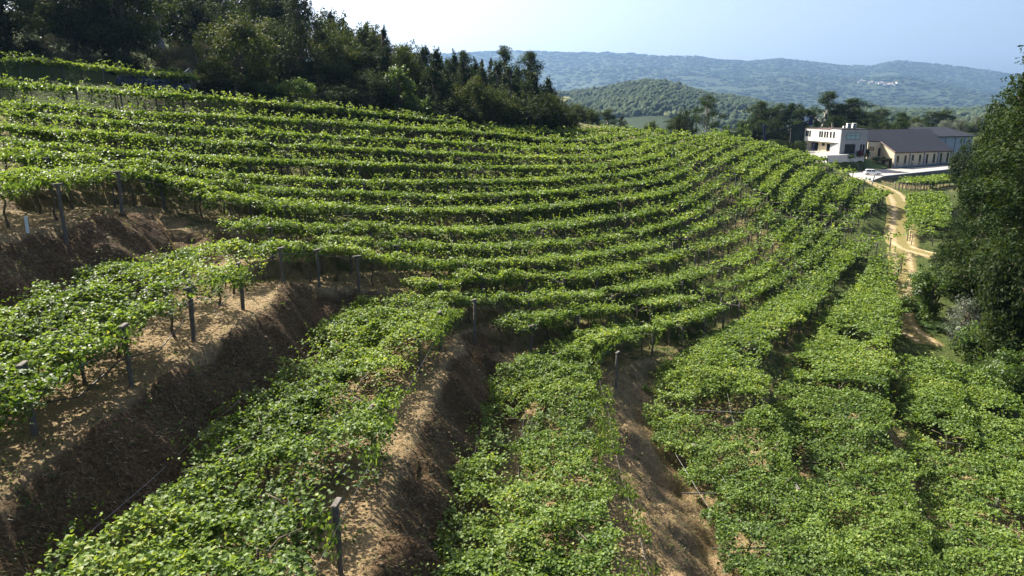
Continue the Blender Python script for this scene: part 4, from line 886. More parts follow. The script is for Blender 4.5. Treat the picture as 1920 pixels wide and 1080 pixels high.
def gen_blob(seed, h, w, n, leaf, clumps, low=.08, leaf_m=None, bark=None, rough=.22, tone=.0, flat=.8, top=1.0, aspect=.7):
    g = TreeGen(seed); rng = g.rng; tr = h * .018 + .04
    zc = h * (low + 1) / 2; hz = h * (1 - low) / 2
    g.limb((0, 0, -.4), (rng.normal(0, .03 * h), rng.normal(0, .03 * h), h * .6), tr * 1.6, tr * .6)
    k = 0
    while k < clumps:
        d = ball(rng, 1)[0]; r = rng.uniform(.35, 1) ** .6
        zz = d[2] * r
        taper = 1.0 if zz < 0 else (1 - .35 * zz ** 2 * top)
        c = np.array([d[0] * r * w * .42 * taper, d[1] * r * w * .42 * taper, zc + zz * hz * .88])
        rad = rng.uniform(.6, 1.25) * w * rough
        g.clump(c, rad, int(n / clumps * (rad / (w * rough)) ** 2 * .9) + 5, leaf, flat, .35, tone + rng.normal(0, .07))
        if rng.random() < .35: g.limb((0, 0, h * rng.uniform(.2, .5)), c, tr * .6, tr * .2)
        k += 1
    for _ in range(int(clumps * .9)):                       # loose sprigs breaking the outline
        d = ball(rng, 1)[0]; c = np.array([d[0] * w * .5, d[1] * w * .5, zc + d[2] * hz * .98]) * rng.uniform(.92, 1.04)
        g.clump(c, w * .07, int(n / clumps * .10) + 3, leaf, 1, .3, tone + .08)
    return g.done(leaf_m, bark, aspect)
def gen_euc(seed, h, w, n, leaf, clumps, low=.35, dome=.5, spread=1.0, leaf_m=None, csize=.16, bark=None, flat=.85):
    g = TreeGen(seed); rng = g.rng; tr = h * .012 + .05
    lean = rng.normal(0, .02 * h, 2)
    g.limb((0, 0, -.4), (lean[0] * .5, lean[1] * .5, h * .5), tr * 1.3, tr * .8, .015); g.limb((lean[0] * .5, lean[1] * .5, h * .5), (lean[0], lean[1], h * .93), tr * .8, tr * .25, .02)
    for k in range(clumps):
        f = low + (1 - low) * ((k + rng.random()) / clumps) ** .85
        env = (1 - ((f - low) / (1 - low)) ** 2.2) ** .5 * (.55 + .45 * min(1, (f - low) / .2 + .3))
        a = rng.uniform(0, 6.283); rr_ = w * .5 * env * rng.uniform(.25, 1.0) * spread
        c = np.array([math.cos(a) * rr_ + lean[0] * f, math.sin(a) * rr_ + lean[1] * f, h * f * .96])
        rad = w * csize * rng.uniform(.65, 1.25)
        g.clump(c, rad, int(n / clumps * (rad / (w * csize)) ** 2) + 4, leaf, flat * rng.uniform(.8, 1.3), .2, rng.normal(0, .07), droop=1.1)
        if rng.random() < .7: g.limb((lean[0] * f * .7, lean[1] * f * .7, h * f * .78), c, tr * .4, tr * .12)
    return g.done(leaf_m or M_EUC, bark or M_PALEBARK, .42)
def gen_pine(seed, h, w, n, leaf, layers, low=.12, candle=False, blunt=.5, leaf_m=None):
    g = TreeGen(seed); rng = g.rng; tr = h * .013 + .05
    g.limb((0, 0, -.4), (rng.normal(0, .02 * h), rng.normal(0, .02 * h), h * .97), tr * 1.4, tr * .2, .008)
    tot = []
    for k in range(layers):
        f = low + (1 - low) * k / (layers - 1)
        env = (1 - f ** (1.3 + 1.6 * blunt)) * .92 + .07
        m = max(3, int(7 * env + 2))
        for q in range(m):
            a = rng.uniform(0, 6.283); rr_ = w * .5 * env * rng.uniform(.35, 1.08)
            tot.append((np.array([math.cos(a) * rr_, math.sin(a) * rr_, h * f * .95 + rng.normal(0, .02 * h)]), env, f))
    for c, env, f in tot:
        rad = w * .13 * (.5 + .6 * env) * rng.uniform(.8, 1.25)
        g.clump(c, rad, int(n * .7 / len(tot)) + 3, leaf, .8, .2, rng.normal(0, .06) - .03)
        if rng.random() < .5: g.limb((0, 0, max(.2, c[2] - .1 * h)), c, tr * .35, tr * .1)
        if candle or rng.random() < .4:
            L = h * (.075 if candle else .05) * rng.uniform(.7, 1.3)
            g.spikes(c + np.array([0, 0, rad * .4]), L + rad, int(n * .3 / len(tot)) + 4, leaf * 1.1, (rng.normal(0, .12), rng.normal(0, .12), 1), .1)
    g.spikes((0, 0, h * .9), h * .12, int(n * .02) + 10, leaf, (0, 0, 1), .1)
    return g.done(leaf_m or M_PINE, M_BARK, .22)
KINDS = {
 'broad': [(15, 14, *gen_blob(1, 15, 14, 21000, .30, 44, .03, M_BROAD, M_BARK, .17)), (15, 13, *gen_blob(2, 15, 13, 20000, .30, 38, .05, M_BROAD, M_BARK, .19))],
 'oak': [(10, 10.5, *gen_blob(3, 10, 10.5, 20000, .25, 60, .02, M_OAK, M_BARK, .15, .05)), (9, 8.5, *gen_blob(4, 9, 8.5, 15000, .25, 46, .02, M_OAK, M_BARK, .17, .04))],
 'dark': [(13, 10, *gen_blob(5, 13, 10, 17000, .30, 42, .02, M_DARK, M_BARK, .18)), (8, 8, *gen_blob(6, 8, 8, 12000, .27, 36, .02, M_DARK, M_BARK, .19))],
 'bush': [(5, 5.5, *gen_blob(7, 5, 5.5, 8500, .22, 30, .0, M_BUSH, M_BARK, .18, .05)), (6, 5.5, *gen_blob(8, 6, 5.5, 8500, .22, 32, .0, M_BUSH, M_BARK, .17))],
 'vine': [(10, 5, *gen_blob(9, 10, 5, 9000, .28, 34, .0, M_BUSH, M_BARK, .2, .12))],
 'dry': [(4, 6.5, *gen_blob(10, 4, 6.5, 8000, .20, 30, .0, M_DRY, M_BARK, .17, .0, .7, aspect=.3)), (4.5, 7, *gen_blob(11, 4.5, 7, 8000, .20, 34, .0, M_DRY, M_BARK, .15, .05, .7, aspect=.3))],
 'silver': [(6, 4.5, *gen_blob(12, 6, 4.5, 9000, .17, 34, .0, M_SILVER, M_BARK, .17, -.05, 1.0, aspect=.3))],
 'fern': [(2.2, 4.2, *gen_blob(13, 2.2, 4.2, 4200, .26, 24, .0, M_FERN, M_BARK, .18, .08, .6, aspect=.35))],
 'euc': [(14, 5, *gen_euc(21, 14, 5, 5500, .27, 26, .30, csize=.17)), (19, 6, *gen_euc(22, 19, 6, 7000, .32, 30, .25, csize=.17))],
 'euc2': [(14, 6.3, *gen_euc(23, 14, 6.3, 9000, .27, 44, .10, csize=.17)), (20, 7.5, *gen_euc(24, 20, 7.5, 10000, .36, 50, .12, csize=.17))],
 'eucopen': [(18, 13, *gen_euc(25, 18, 13, 7500, .36, 34, .28, csize=.115, flat=.6))],
 'bigeuc': [(29, 11, *gen_euc(26, 29, 11, 44000, .29, 120, .02, csize=.145, bark=M_BARK)), (27, 9, *gen_euc(27, 27, 9, 34000, .29, 100, .02, csize=.15, bark=M_BARK)), ],
 'pine': [(15, 9, *gen_pine(31, 15, 9, 16000, .33, 17, .08, False, .7)), (13, 6.2, *gen_pine(32, 13, 6.2, 12000, .31, 17, .06, False, .9))],
 'candle': [(11, 6, *gen_pine(33, 11, 6, 13000, .29, 14, .05, True, .6)), (11, 4.6, *gen_pine(34, 11, 4.6, 10000, .29, 14, .05, True, .7))],
 'cone': [(11, 3.6, *gen_pine(35, 11, 3.6, 7000, .27, 16, .05, False, .1))],
}
SPECIES = {'broad': 'broadleaf_tree', 'oak': 'oak_tree', 'dark': 'evergreen_tree', 'bush': 'bush', 'vine': 'creeper_clad_tree', 'dry': 'dry_shrub', 'silver': 'silver_shrub', 'fern': 'fern_clump', 'euc': 'eucalyptus_tree', 'euc2': 'eucalyptus_tree', 'eucopen': 'eucalyptus_tree', 'bigeuc': 'eucalyptus_tree', 'pine': 'pine_tree', 'candle': 'pine_tree', 'cone': 'conifer_tree'}
CAT = {'bush': 'bush', 'dry': 'shrub', 'silver': 'shrub', 'fern': 'fern'}
rt = random.Random(12)
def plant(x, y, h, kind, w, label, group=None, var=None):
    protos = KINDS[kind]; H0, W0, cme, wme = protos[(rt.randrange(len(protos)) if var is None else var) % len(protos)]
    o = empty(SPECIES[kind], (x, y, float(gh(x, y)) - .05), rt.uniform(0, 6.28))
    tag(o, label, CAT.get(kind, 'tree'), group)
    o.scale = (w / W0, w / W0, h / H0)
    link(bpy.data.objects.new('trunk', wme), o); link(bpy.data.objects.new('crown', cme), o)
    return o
TW = {'dry': 1.1, 'fern': 1.5, 'bush': 1.1, 'euc2': 1.2, 'euc': 1.25, 'bigeuc': 1.0, 'cone': 1.6, 'candle': 1.35, 'pine': 1.2}
for (x, y, h, kind, w, label) in TREES:
    if kind == 'silver' and y > 200: h = max(4, h)
    if kind == 'fern': h = max(h, 1.0)
    if kind == 'bigeuc': w = max(w * 1.35, 10)
    h = max(h, 5) if y > 190 and kind != 'silver' else h; far_ = y > 190 and kind in ('euc', 'euc2', 'oak', 'dark', 'cone'); plant(x, y, h * (1.08 if far_ else 1.02), kind, w * TW.get(kind, 1.0) * (1.35 if far_ else 1), label)
ANCH = [(-65, 97, 'the big leafy broadleaf'), (-65, 111, 'the very dark dense tree'), (-54, 105, 'the tall dappled tree'), (-54, 134, 'the pine by the sky gap'), (-37, 101, 'the large rounded oak'), (-32, 116, 'the tall pine'), (-28, 122, 'the tree under the pointed conifer'),
        (-21, 124, 'the dark blunt topped pine'), (-17, 136, 'the twin slim pines'), (-12, 123, 'the broad middle pine'), (-7, 125, 'the round olive bushy tree'), (-9, 157, 'the round topped eucalyptus'), (3, 152, 'the full eucalyptus'), (8, 135, 'the last bushy tree at the forest tip'), (-43, 131, 'the dark round skyline tree'), (-28, 101, 'the light green bush'), (-24, 107, 'the dark undergrowth tree')]
def beside(x, y): return min(ANCH, key=lambda a: (a[0] - x) ** 2 + (a[1] - y) ** 2)[2]
KADJ = {'dark': 'dark evergreen', 'pine': 'dark pine', 'broad': 'leafy broadleaf', 'oak': 'olive green tree', 'candle': 'pine with upright tips', 'bush': 'green bush', 'silver': 'silvery bush', 'euc2': 'dense eucalyptus', 'euc': 'slender eucalyptus', 'bigeuc': 'tall feathery eucalyptus'}
# trees deep in the forest behind the edge
for (x, y, h, kind, w) in [(-88, 112, 17, 'dark', 14), (-78, 126, 17, 'pine', 10), (-72, 140, 16, 'broad', 13), (-64, 132, 15, 'dark', 12), (-62, 150, 17, 'pine', 10), (-45, 146, 15, 'dark', 11), (-40, 125, 11, 'dark', 10), (-36, 150, 14, 'dark', 10),
                          (-28, 132, 11.5, 'dark', 9), (-28, 146, 11, 'pine', 8), (-20, 146, 10, 'dark', 8), (-24, 124, 9, 'dark', 8), (-14, 145, 9, 'dark', 8), (-14, 130, 8, 'dark', 8), (-8, 148, 8.5, 'dark', 8), (-3, 132, 7.5, 'dark', 7), (2, 145, 8, 'dark', 7), (5, 130, 7, 'dark', 6), (-80, 98, 15, 'dark', 14), (-75, 104, 16, 'broad', 13), (-50, 124, 12, 'dark', 10), (-58, 108, 10, 'dark', 10), (-48, 117, 7, 'dark', 8), (-70, 87, 15, 'broad', 14), (-77, 80, 15, 'dark', 14), (-66, 92, 13, 'dark', 11), (-84, 88, 17, 'dark', 14), (-60, 140, 18, 'dark', 13), (-50, 150, 18, 'dark', 12), (-25, 138, 11.5, 'oak', 9), (-20, 130, 10, 'oak', 8), (-16, 140, 10, 'pine', 8), (-11, 143, 9.5, 'candle', 7), (-7, 143, 9, 'candle', 7), (-3, 145, 9, 'candle', 7), (1, 148, 9, 'candle', 7), (-13, 152, 9, 'dark', 7), (6, 148, 7, 'dark', 6), (-31, 128, 11.5, 'oak', 9)]:
    if x > -36: h *= 1.15; w *= 1.15
    plant(x, y, h, kind, w, KADJ[kind] + ' half hidden in the forest beside ' + beside(x, y), 'trees deep inside the hillside forest')
# undergrowth along the forest foot
for (x, y, h, kind, w) in [(-52, 100, 3, 'dark', 6), (-46, 101, 2.4, 'dark', 5), (-61, 94, 3.4, 'dark', 6), (-68, 91, 3.5, 'dark', 7), (-41, 99, 2, 'dark', 5), (-38, 97, 2.2, 'dark', 5), (-32, 99.5, 3.4, 'dark', 5), (-27, 103, 3, 'dark', 5), (-22, 106, 3.6, 'dark', 5), (-18, 110, 3.4, 'dark', 5), (-12, 115, 3, 'dark', 5), (-7, 119, 3, 'dark', 5), (-2, 121, 2.6, 'dark', 5), (3, 124.5, 3, 'dark', 5), (7, 130, 3, 'dark', 4), (10, 138, 4, 'dark', 4), (12, 146, 3.5, 'oak', 4)]:
    plant(x, y, h, kind, w, 'low ' + ('dark' if kind == 'dark' else 'olive') + ' thicket at the forest foot beside ' + beside(x, y), 'thickets at the foot of the hillside forest')
for (x, y, h, kind, w) in [(60, 75, 14, 'dark', 9), (62, 90, 13, 'dark', 9), (66, 100, 9, 'dark', 8), (58, 66, 16, 'dark', 9), (54, 70, 8, 'dark', 7), (57, 80, 9, 'dark', 7), (60, 62, 20, 'bigeuc', 10), (60, 84, 18, 'bigeuc', 9), (58, 91, 7, 'dark', 6), (50, 56, 6, 'dark', 6)]:
    plant(x, y, h, kind, w, KADJ[kind] + ' in the dense wood at the right edge, ' + ('near the path bend' if y > 78 else 'above the lower right vines'), 'trees in the dense wood at the right edge')
rs_ = random.Random(8)
for i in range(46):                                     # scrub closing the rise behind the winery
    x = 96 + i * 2.35 + rs_.uniform(-2, 2); y = 246 + (x - 96) * .42 + rs_.uniform(-4, 16) + (6 if x > 120 else 0)
    kd = rs_.choice(['oak', 'dark', 'silver', 'silver', 'bush'] if x > 135 else ['dark', 'dark', 'oak', 'euc2'])
    plant(x, y, rs_.uniform(3, 7.5) * (.55 if x > 135 else 1) if kd != 'euc2' else rs_.uniform(7, 11), kd, rs_.uniform(5, 8), KADJ[kd] + ' in the scrub belt behind ' + ('the glass hall' if x < 108 else 'the white office' if x < 128 else 'the cream shed' if x < 152 else 'the warehouse roof' if x < 172 else 'the tip of the warehouse'), 'scrub belt behind the winery')
for (u_, y, h, kd, w) in [(58, 205, 4, 'dark', 6), (63, 207, 4, 'oak', 6), (67, 205, 4, 'dark', 6), (72, 214, 5, 'dark', 6), (76, 225, 6, 'oak', 7), (80, 238, 8, 'dark', 7), (86, 246, 9, 'dark', 7), (92, 248, 9, 'dark', 7), (54, 210, 4.5, 'bush', 6), (66, 216, 5, 'dark', 7)]:
    plant(u_, y, h, kd, w, 'dark bush in the belt between the vine spur and the hedge', 'bushes between vine spur and hedge')
for i in range(22):                                     # eucalyptus belt between the named trees
    x = 74 + i * 2.7 + rs_.uniform(-1, 1); y = 246 + rs_.uniform(-6, 12)
    kd = rs_.choice(['euc2', 'euc2', 'dark', 'euc'])
    plant(x, y, rs_.uniform(9, 13), kd, rs_.uniform(6.5, 9), KADJ[kd] + ' in the tree belt behind ' + ('the bushes left of the hedge' if x < 84 else 'the clipped hedge' if x < 96 else 'the glass hall' if x < 110 else 'the white office'), 'eucalyptus belt behind the winery')
# hedge behind the vine spur, clipped
hz = [(69, 192), (76, 199), (81.5, 206), (83.5, 212)]
hp = smooth_line(hz, .6); g = TreeGen(77); g.wood.box((0, 0, -50), (.1, .1, .1))
root = empty('hedge', (hp[0, 0], hp[0, 1], float(gh(*hp[0])))); tag(root, 'long dark clipped hedge between the vine spur and the glass hall', 'hedge')
n = 16000; j = g.rng.integers(0, len(hp), n); q = ball(g.rng, n)
P = np.c_[hp[j, 0] + np.clip(q[:, 0] * 1.5, -1, 1) * 1.3 + g.rng.normal(0, .15, n), hp[j, 1] + np.clip(q[:, 1] * 1.5, -1, 1) * 1.3 + g.rng.normal(0, .15, n), gh(hp[j, 0], hp[j, 1]) + 2.4 + np.clip(q[:, 2] * 1.6, -1, 1) * 2.3 + g.rng.normal(0, .1, n)] - np.array(root.location)
V, F = leaf_arrays(P, q + g.rng.normal(0, .4, (n, 3)), .3, g.rng, .5); g.wood.bm.free()
tag(mesh_np('foliage', V, F, M_DARK, root, tone=np.repeat(np.clip(.45 + .2 * g.rng.normal(size=n), 0, 1), 4)), kind='stuff')

# woods on the near hill and far ridge: read as one mass each
def far_wood(name, n, seed, umin, umax, rmin, rmax, hgt, wid, label, mat, dens=0.0):
    rng = np.random.default_rng(seed)
    ta = rng.uniform(umin, umax, n); r_ = np.sqrt(rng.uniform(rmin ** 2, rmax ** 2, n)); y = r_; x = ta * y
    z = base_z(x, y); u, v = to_px(x, y, z)
    op = np.zeros(n)
    for (a, b_, c, e, s_) in [(1085, 160, 70, 14, .5), (1120, 125, 60, 8, .35), (1340, 150, 40, 10, .4), (1060, 187, 14, 9, 1.2), (1250, 212, 30, 6, .9), (1390, 210, 34, 7, 1), (1645, 157, 42, 5, .7), (1770, 165, 40, 6, .3), (1120, 172, 20, 3, .7)]:
        op = np.maximum(op, s_ * np.exp(-(((u - a) / c) ** 2 + ((v - b_) / e) ** 2)))
    k = (rng.random(n) > op * 1.3) & (fbm(x, y, r_.mean() * .09, 3, seed) > dens); x, y, z = x[k], y[k], z[k]; n = len(x)
    sz_ = np.exp(rng.normal(0, .28, n)); h = hgt * sz_ ** .7 * rng.uniform(.8, 1.2, n); w = wid * sz_
    m = 5; lv = [(-.05, .85), (.5, .95)]
    Vs = []
    for zf, rf in lv:
        a = np.arange(m) / m * 6.283; jit = rng.uniform(.6, 1.3, (n, m)); zj = rng.normal(0, .07, (n, m))
        Vs.append(np.stack([x[:, None] + np.cos(a) * w[:, None] * .5 * rf * jit, y[:, None] + np.sin(a) * w[:, None] * .5 * rf * jit, z[:, None] + h[:, None] * (zf + zj)], -1))
    topv = np.stack([x + rng.normal(0, .6, n), y, z + h], -1)[:, None]
    V = np.concatenate(Vs + [topv], 1); nv = V.shape[1]; base = np.arange(n)[:, None, None] * nv
    f = []
    for l in range(1):
        for q in range(m):
            a, b_, c, d_ = l * m + q, l * m + (q + 1) % m, (l + 1) * m + (q + 1) % m, (l + 1) * m + q; f += [(a, b_, c), (a, c, d_)]
    for q in range(m): f.append((m + q, m + (q + 1) % m, 2 * m))
    F = (np.array(f)[None] + base).reshape(-1, 3)
    t = np.clip(.4 + .2 * rng.normal(size=n) + .9 * (fbm(x, y, r_.mean() * .12, 3, seed + 3) - .5), 0, 1)
    o = mesh_np(name, V.reshape(-1, 3), F, mat, tone=np.repeat(t, nv)); tag(o, label, 'woods', kind='stuff')
M_WOOD = leaf_mat('far_wood', [(0, (.018, .030, .012)), (.6, (.032, .047, .019)), (1, (.058, .072, .03))], .0, .9, .1)
M_RIDGE = leaf_mat('ridge_wood', [(0, (.020, .031, .013)), (1, (.036, .050, .021))], .0, .95, .05)
far_wood('hill_woods', 21000, 81, -.06, .72, 1250, 2250, 8.5, 9.5, 'dark woods covering the nearer hill beyond the winery', M_WOOD, .22)
far_wood('ridge_woods', 13000, 82, -.12, .75, 4600, 8800, 8, 42, 'hazy blue woods covering the far ridge', M_RIDGE, .30)
# ------------------------------------------------------------------ winery
M_WHITE = plain('white_render', (.46, .45, .41), .85, .06, .6)
M_CONC = plain('grey_concrete', (.24, .25, .26), .85, .12, .8, bump=.15)
M_CREAM = plain('cream_render', (.50, .43, .29), .9, .10, .7)
M_ROOF = plain('slate_grey_roof', (.022, .025, .033), .9, .15, .5, spec=.08)
M_FASCIA = plain('brown_fascia', (.09, .05, .035), .6, .2, 2)
M_GLASSD = plain('dark_window_glass', (.012, .015, .02), .08, .3, 1, spec=.6)
M_GLASSB = plain('bluish_window_glass', (.22, .32, .34), .12, .1, 1, spec=.6)
M_GREENGL = plain('green_tinted_glass', (.010, .026, .02), .3, .5, .5, spec=.25)
M_BLUE = plain('blue_painted_steel', (.010, .017, .060), .4, .15, 2)
M_DKMETAL = plain('dark_steel', (.022, .022, .026), .8, .2, 2)
M_PAVE = plain('pale_concrete_paving', (.29, .275, .245), .95, .14, .5, bump=.1)
M_STONE = plain('dark_retaining_stone', (.13, .13, .12), .95, .4, 1.2, bump=.6)
M_LAWN = plain('lawn_grass', (.055, .09, .025), .95, .35, 2, bump=.3)
M_BWALL = plain('blue_grey_panel', (.30, .34, .38), .6, .08, .8)
M_UNIT = plain('unit_casing', (.62, .61, .56), .5, .06, 2)

tag(MB().prism(ROAD, 11.0, 12.8).build('road', M_PAVE), kind='structure')
deck = MB().prism(DECK, 13.6, 17.3).build('terrace_deck', M_WHITE); tag(deck, kind='structure')
tag(MB().prism([(80.7, 215.5), (84.75, 195.8), (93.4, 200.05), (97.6, 202.4), (90.3, 201.1), (87.2, 218.5)], 17.3, 17.304).build('deck_paving', M_PAVE), kind='structure')
lw = MB(); pl = [(93.8, 200.4, 16.3), (97.9, 202.5, 16.6), (102.9, 212.2, 15.4), (108.8, 208.7, 13.4), (106.5, 207.2, 13.0), (101.5, 204.9, 12.9), (95.5, 203.0, 12.9)]
lw.face(pl); tag(lw.build('lawn', M_LAWN), kind='structure')
# retaining wall built of courses of stone blocks along the road edge
rw = empty('retaining_wall', (94.1, 183.7, 12.8), math.atan2(208 - 183.7, 128.5 - 94.1)); tag(rw, 'long dark stone retaining wall below the road in front of the shed', 'wall')
LW = math.hypot(128.5 - 94.1, 208 - 183.7) + 14
MB().box((LW / 2, -.12, -1.75), (LW, .5, 3.6)).build('core', M_STONE, rw)
MB().box((LW / 2, -.14, .12), (LW, .62, .18)).build('coping', M_CONC, rw)
bl = MB().box((0, 0, 0), (1.5, .16, .72)).build('stone', M_STONE, None, bevel=.03); SM = bl.data; bpy.data.objects.remove(bl)
rs = random.Random(4)
for c in range(4):
    q = -.4 * (c % 2) + .8
    while q < LW - 1:
        ln = rs.uniform(.75, 1.25); s = bpy.data.objects.new('stone', SM); link(s, rw)
        s.location = (q, -.40 - rs.uniform(0, .05), -.42 - c * .76); s.scale = (ln, 1, 1); s.rotation_euler = (rs.uniform(-.02, .02), rs.uniform(-.02, .02), rs.uniform(-.02, .02)); q += 1.5 * ln * .5 + .8

def window(parent, c, size, rz, name='window', glass=None, frame=None, bars=0, tr=None):
    """a frame standing a little proud of the wall, with its pane"""
    w, d, h = size
    f = MB(); t = .07
    f.box((0, 0, h / 2), (w + t, .09, t)).box((0, 0, -h / 2), (w + t, .09, t)).box((-w / 2, 0, 0), (t, .09, h - t)).box((w / 2, 0, 0), (t, .09, h - t))
    for b in range(bars): f.box((-w / 2 + w * (b + 1) / (bars + 1), 0, 0), (t * .8, .07, h - t))
    if tr: f.box((0, 0, tr * h), (w - t, .06, t * .8))
    o = f.build(name, frame or M_DKMETAL, parent); o.location = c; o.rotation_euler = (0, 0, rz)
    MB().box((0, .01, 0), (w - t, .03, h - t)).build('pane', glass or M_GLASSD, o)
    return o
# office: white upper storey facing left, grey block facing us
OB = empty('winery_office', (90.17, 201.2, 17.3)); tag(OB, 'two storey white and grey office block with a flat roof and slot windows', 'office building')
def loc(x, y): return (x - 90.17, y - 201.2)
Cc, Ll = np.array(loc(90.2, 201.6)), np.array(loc(87.1, 218.3)); fd = (Ll - Cc) / np.linalg.norm(Ll - Cc); fl = np.linalg.norm(Ll - Cc); fn = np.array([-fd[1], fd[0]]); frz = math.atan2(fd[1], fd[0])
MB().prism([tuple(Cc), (7.2, 1.0), (7.4, 16), (1.2, 17.5), tuple(Ll)], 2.95, 6.5).build('upper_storey', M_WHITE, OB)
gi = fn * -1.6 if (Cc + fn)[0] < Cc[0] else fn * 1.6
a0, a1 = Cc + gi, Ll + gi - fd * 1.0
MB().prism([tuple(a0), (7.0, 1.2), (7.2, 15.5), (1.6, 16.8), tuple(a1)], 0, 2.95).build('ground_storey', M_CREAM, OB)
MB().prism([tuple(Ll + gi * .0 - fd * .9), tuple(Ll + gi * 1.0 - fd * .9), tuple(Ll + gi), tuple(Ll)], 0, 2.94).build('end_pier', M_WHITE, OB)
GB = [(.02, -.25), (7.55, 0.35), (7.55, 6), (.02, 6)]
MB().prism(GB, 0, 6.62).build('grey_block', M_CONC, OB)
MB().prism([(-.08, -.35), (7.65, .25), (7.65, 6.1), (-.08, 6.1)], 6.62, 6.80).build('parapet', M_DKMETAL, OB)
MB().prism([tuple(Cc + fd * 4.6 - np.array([.12, 0])), (7.3, 6.2), (7.5, 16.1), (1.2, 17.6), tuple(Ll - np.array([.12, 0]))], 6.5, 6.62).build('roof_edge', M_FASCIA, OB)
out = -gi / np.linalg.norm(gi)
for f in (.16, .25, .34, .41, .49, .55, .84, .90, .95):
    c = Cc + fd * fl * f + out * .02; window(OB, (c[0], c[1], 5.05), (.62, .1, 1.6), frz)
for f, w, h in ((.20, 1.1, 2.0), (.36, .9, 2.0), (.44, 1.6, 2.0), (.60, 1.2, .7), (.86, 3.2, 2.2)):
    c = a0 + (a1 - a0) * f + out * .02; window(OB, (c[0], c[1], 1.35 if h > 1 else 2.1), (w, .1, h), frz, 'window')
cb = Cc + fd * fl * .74 + out * -.5
MB().tube([(cb[0], cb[1], 0), (cb[0], cb[1], 2.95)], .2, 10).build('blue_column', M_BLUE, OB)
gdir = math.atan2(.6, 7.53)
def gfront(f): return (.02 + 7.53 * f, -.25 + .6 * f - .02)
x, y = gfront(.46); window(OB, (x, y, 4.8), (3.9, .1, 1.75), gdir, glass=M_GLASSB, bars=2, tr=.12)
x, y = gfront(.38); window(OB, (x, y, 1.45), (2.9, .1, 2.4), gdir, bars=1)
for f in (.80, .90): x, y = gfront(f); window(OB, (x, y, 1.6), (.42, .1, 2.0), gdir)
# rooftop units
def roof_unit(x, y, z, s, lab):
    u = empty('air_conditioner', (x, y, z)); tag(u, lab, 'roof unit', 'roof units on the winery office')
    MB().box((0, 0, s[2] / 2), s).build('casing', M_UNIT, u, bevel=.03)
    for k in range(2):
        MB().box((0, -s[1] / 2 - .012, s[2] * (.28 + .44 * k)), (s[0] * .62, .02, s[2] * .3)).build('grille', M_DKMETAL, u)
    MB().box((-s[0] * .35, 0, -.05), (.1, s[1], .1)).box((s[0] * .35, 0, -.05), (.1, s[1], .1)).build('foot', M_DKMETAL, u)
roof_unit(93.0, 203.4, 24.22, (.9, .9, 1.3), 'left of the two tall white roof units on the office')
roof_unit(94.6, 203.5, 24.22, (.95, .9, 1.35), 'right of the two tall white roof units on the office')
roof_unit(91.9, 203.4, 24.22, (.65, .6, .6), 'small low white unit left of the two tall roof units')
# deck railing
def railing(name, pts, label, cat='railing', h=1.0, m=None):
    o = empty(name, pts[0]); tag(o, label, cat); P0 = Vector(pts[0])
    L = [Vector(p) - P0 for p in pts]
    for hh in (h, h * .55): MB().tube([p + Vector((0, 0, hh)) for p in L], .035, 5).build('rail', m or M_DKMETAL, o)
    for a, b in zip(L, L[1:]):
        n = max(1, int((b - a).length / 1.8))
        for q in range(n + 1):
            p = a + (b - a) * q / n; MB().tube([p, p + Vector((0, 0, h))], .03, 5).build('upright', m or M_DKMETAL, o)
railing('deck_railing', [(82.5, 208, 17.3), (84.8, 196.0, 17.3)], 'dark railing along the left edge of the white terrace')
railing('ramp_handrail', [(91.6, 199.6, 15.8), (94.6, 198.0, 13.6)], 'pale sloping handrail beside the white terrace wall', m=M_WIRE)
# glass hall with its tilted canopy, blue mast and cable
GH = empty('glass_hall', (83.3, 219, 17.0)); tag(GH, 'dark glass hall with a tilted roof left of the white office', 'glass hall')
gp = [(.4, 1.0), (3.7, -.3), (5.2, 4), (1.8, 5.2)]
MB().prism(gp, [0, 0, 0, 0], [7.2, 8.5, 8.5, 7.2]).build('curtain_wall', M_GREENGL, GH)
for a, b, h0, h1 in ((gp[3], gp[0], 7.2, 7.2), (gp[0], gp[1], 7.2, 8.5)):
    for q in range(6):
        f = q / 5; x = a[0] + (b[0] - a[0]) * f; y = a[1] + (b[1] - a[1]) * f - .03; MB().box((x, y, (h0 + (h1 - h0) * f) / 2), (.1, .1, h0 + (h1 - h0) * f)).build('mullion', M_DKMETAL, GH)
MB().prism([(-6.8, 2.6), (4.9, -1.0), (5.4, 1.6), (-6.2, 5.2)], [4.6, 9.0, 8.4, 4.0], [4.85, 9.25, 8.65, 4.25]).build('canopy_roof', M_DKMETAL, GH)
MB().box((5.3, 1.2, 8.9), (1.9, 1.6, 2.6)).build('blue_tower', M_BLUE, GH)
MB().box((4.6, .36, 9.1), (.9, .06, 1.5)).build('tower_window', M_GLASSB, GH)
mast = empty('blue_mast', (76.2, 221, 20.0)); tag(mast, 'leaning blue steel mast with a sagging cable beside the glass hall', 'mast')
MB().tube([(1.2, 0, -4), (0, 0, 1.5), (-.7, 0, 4.7)], [.22, .3, .34], 6).build('pole', M_BLUE, mast)
MB().tube([(-.6 + 13.2 * q / 10, -.2 * q / 10, 4.4 - 1.9 * math.sin(math.pi * q / 10) * .55 - .9 * q / 10) for q in range(11)], .10, 5).build('cable', M_BLUE, mast)

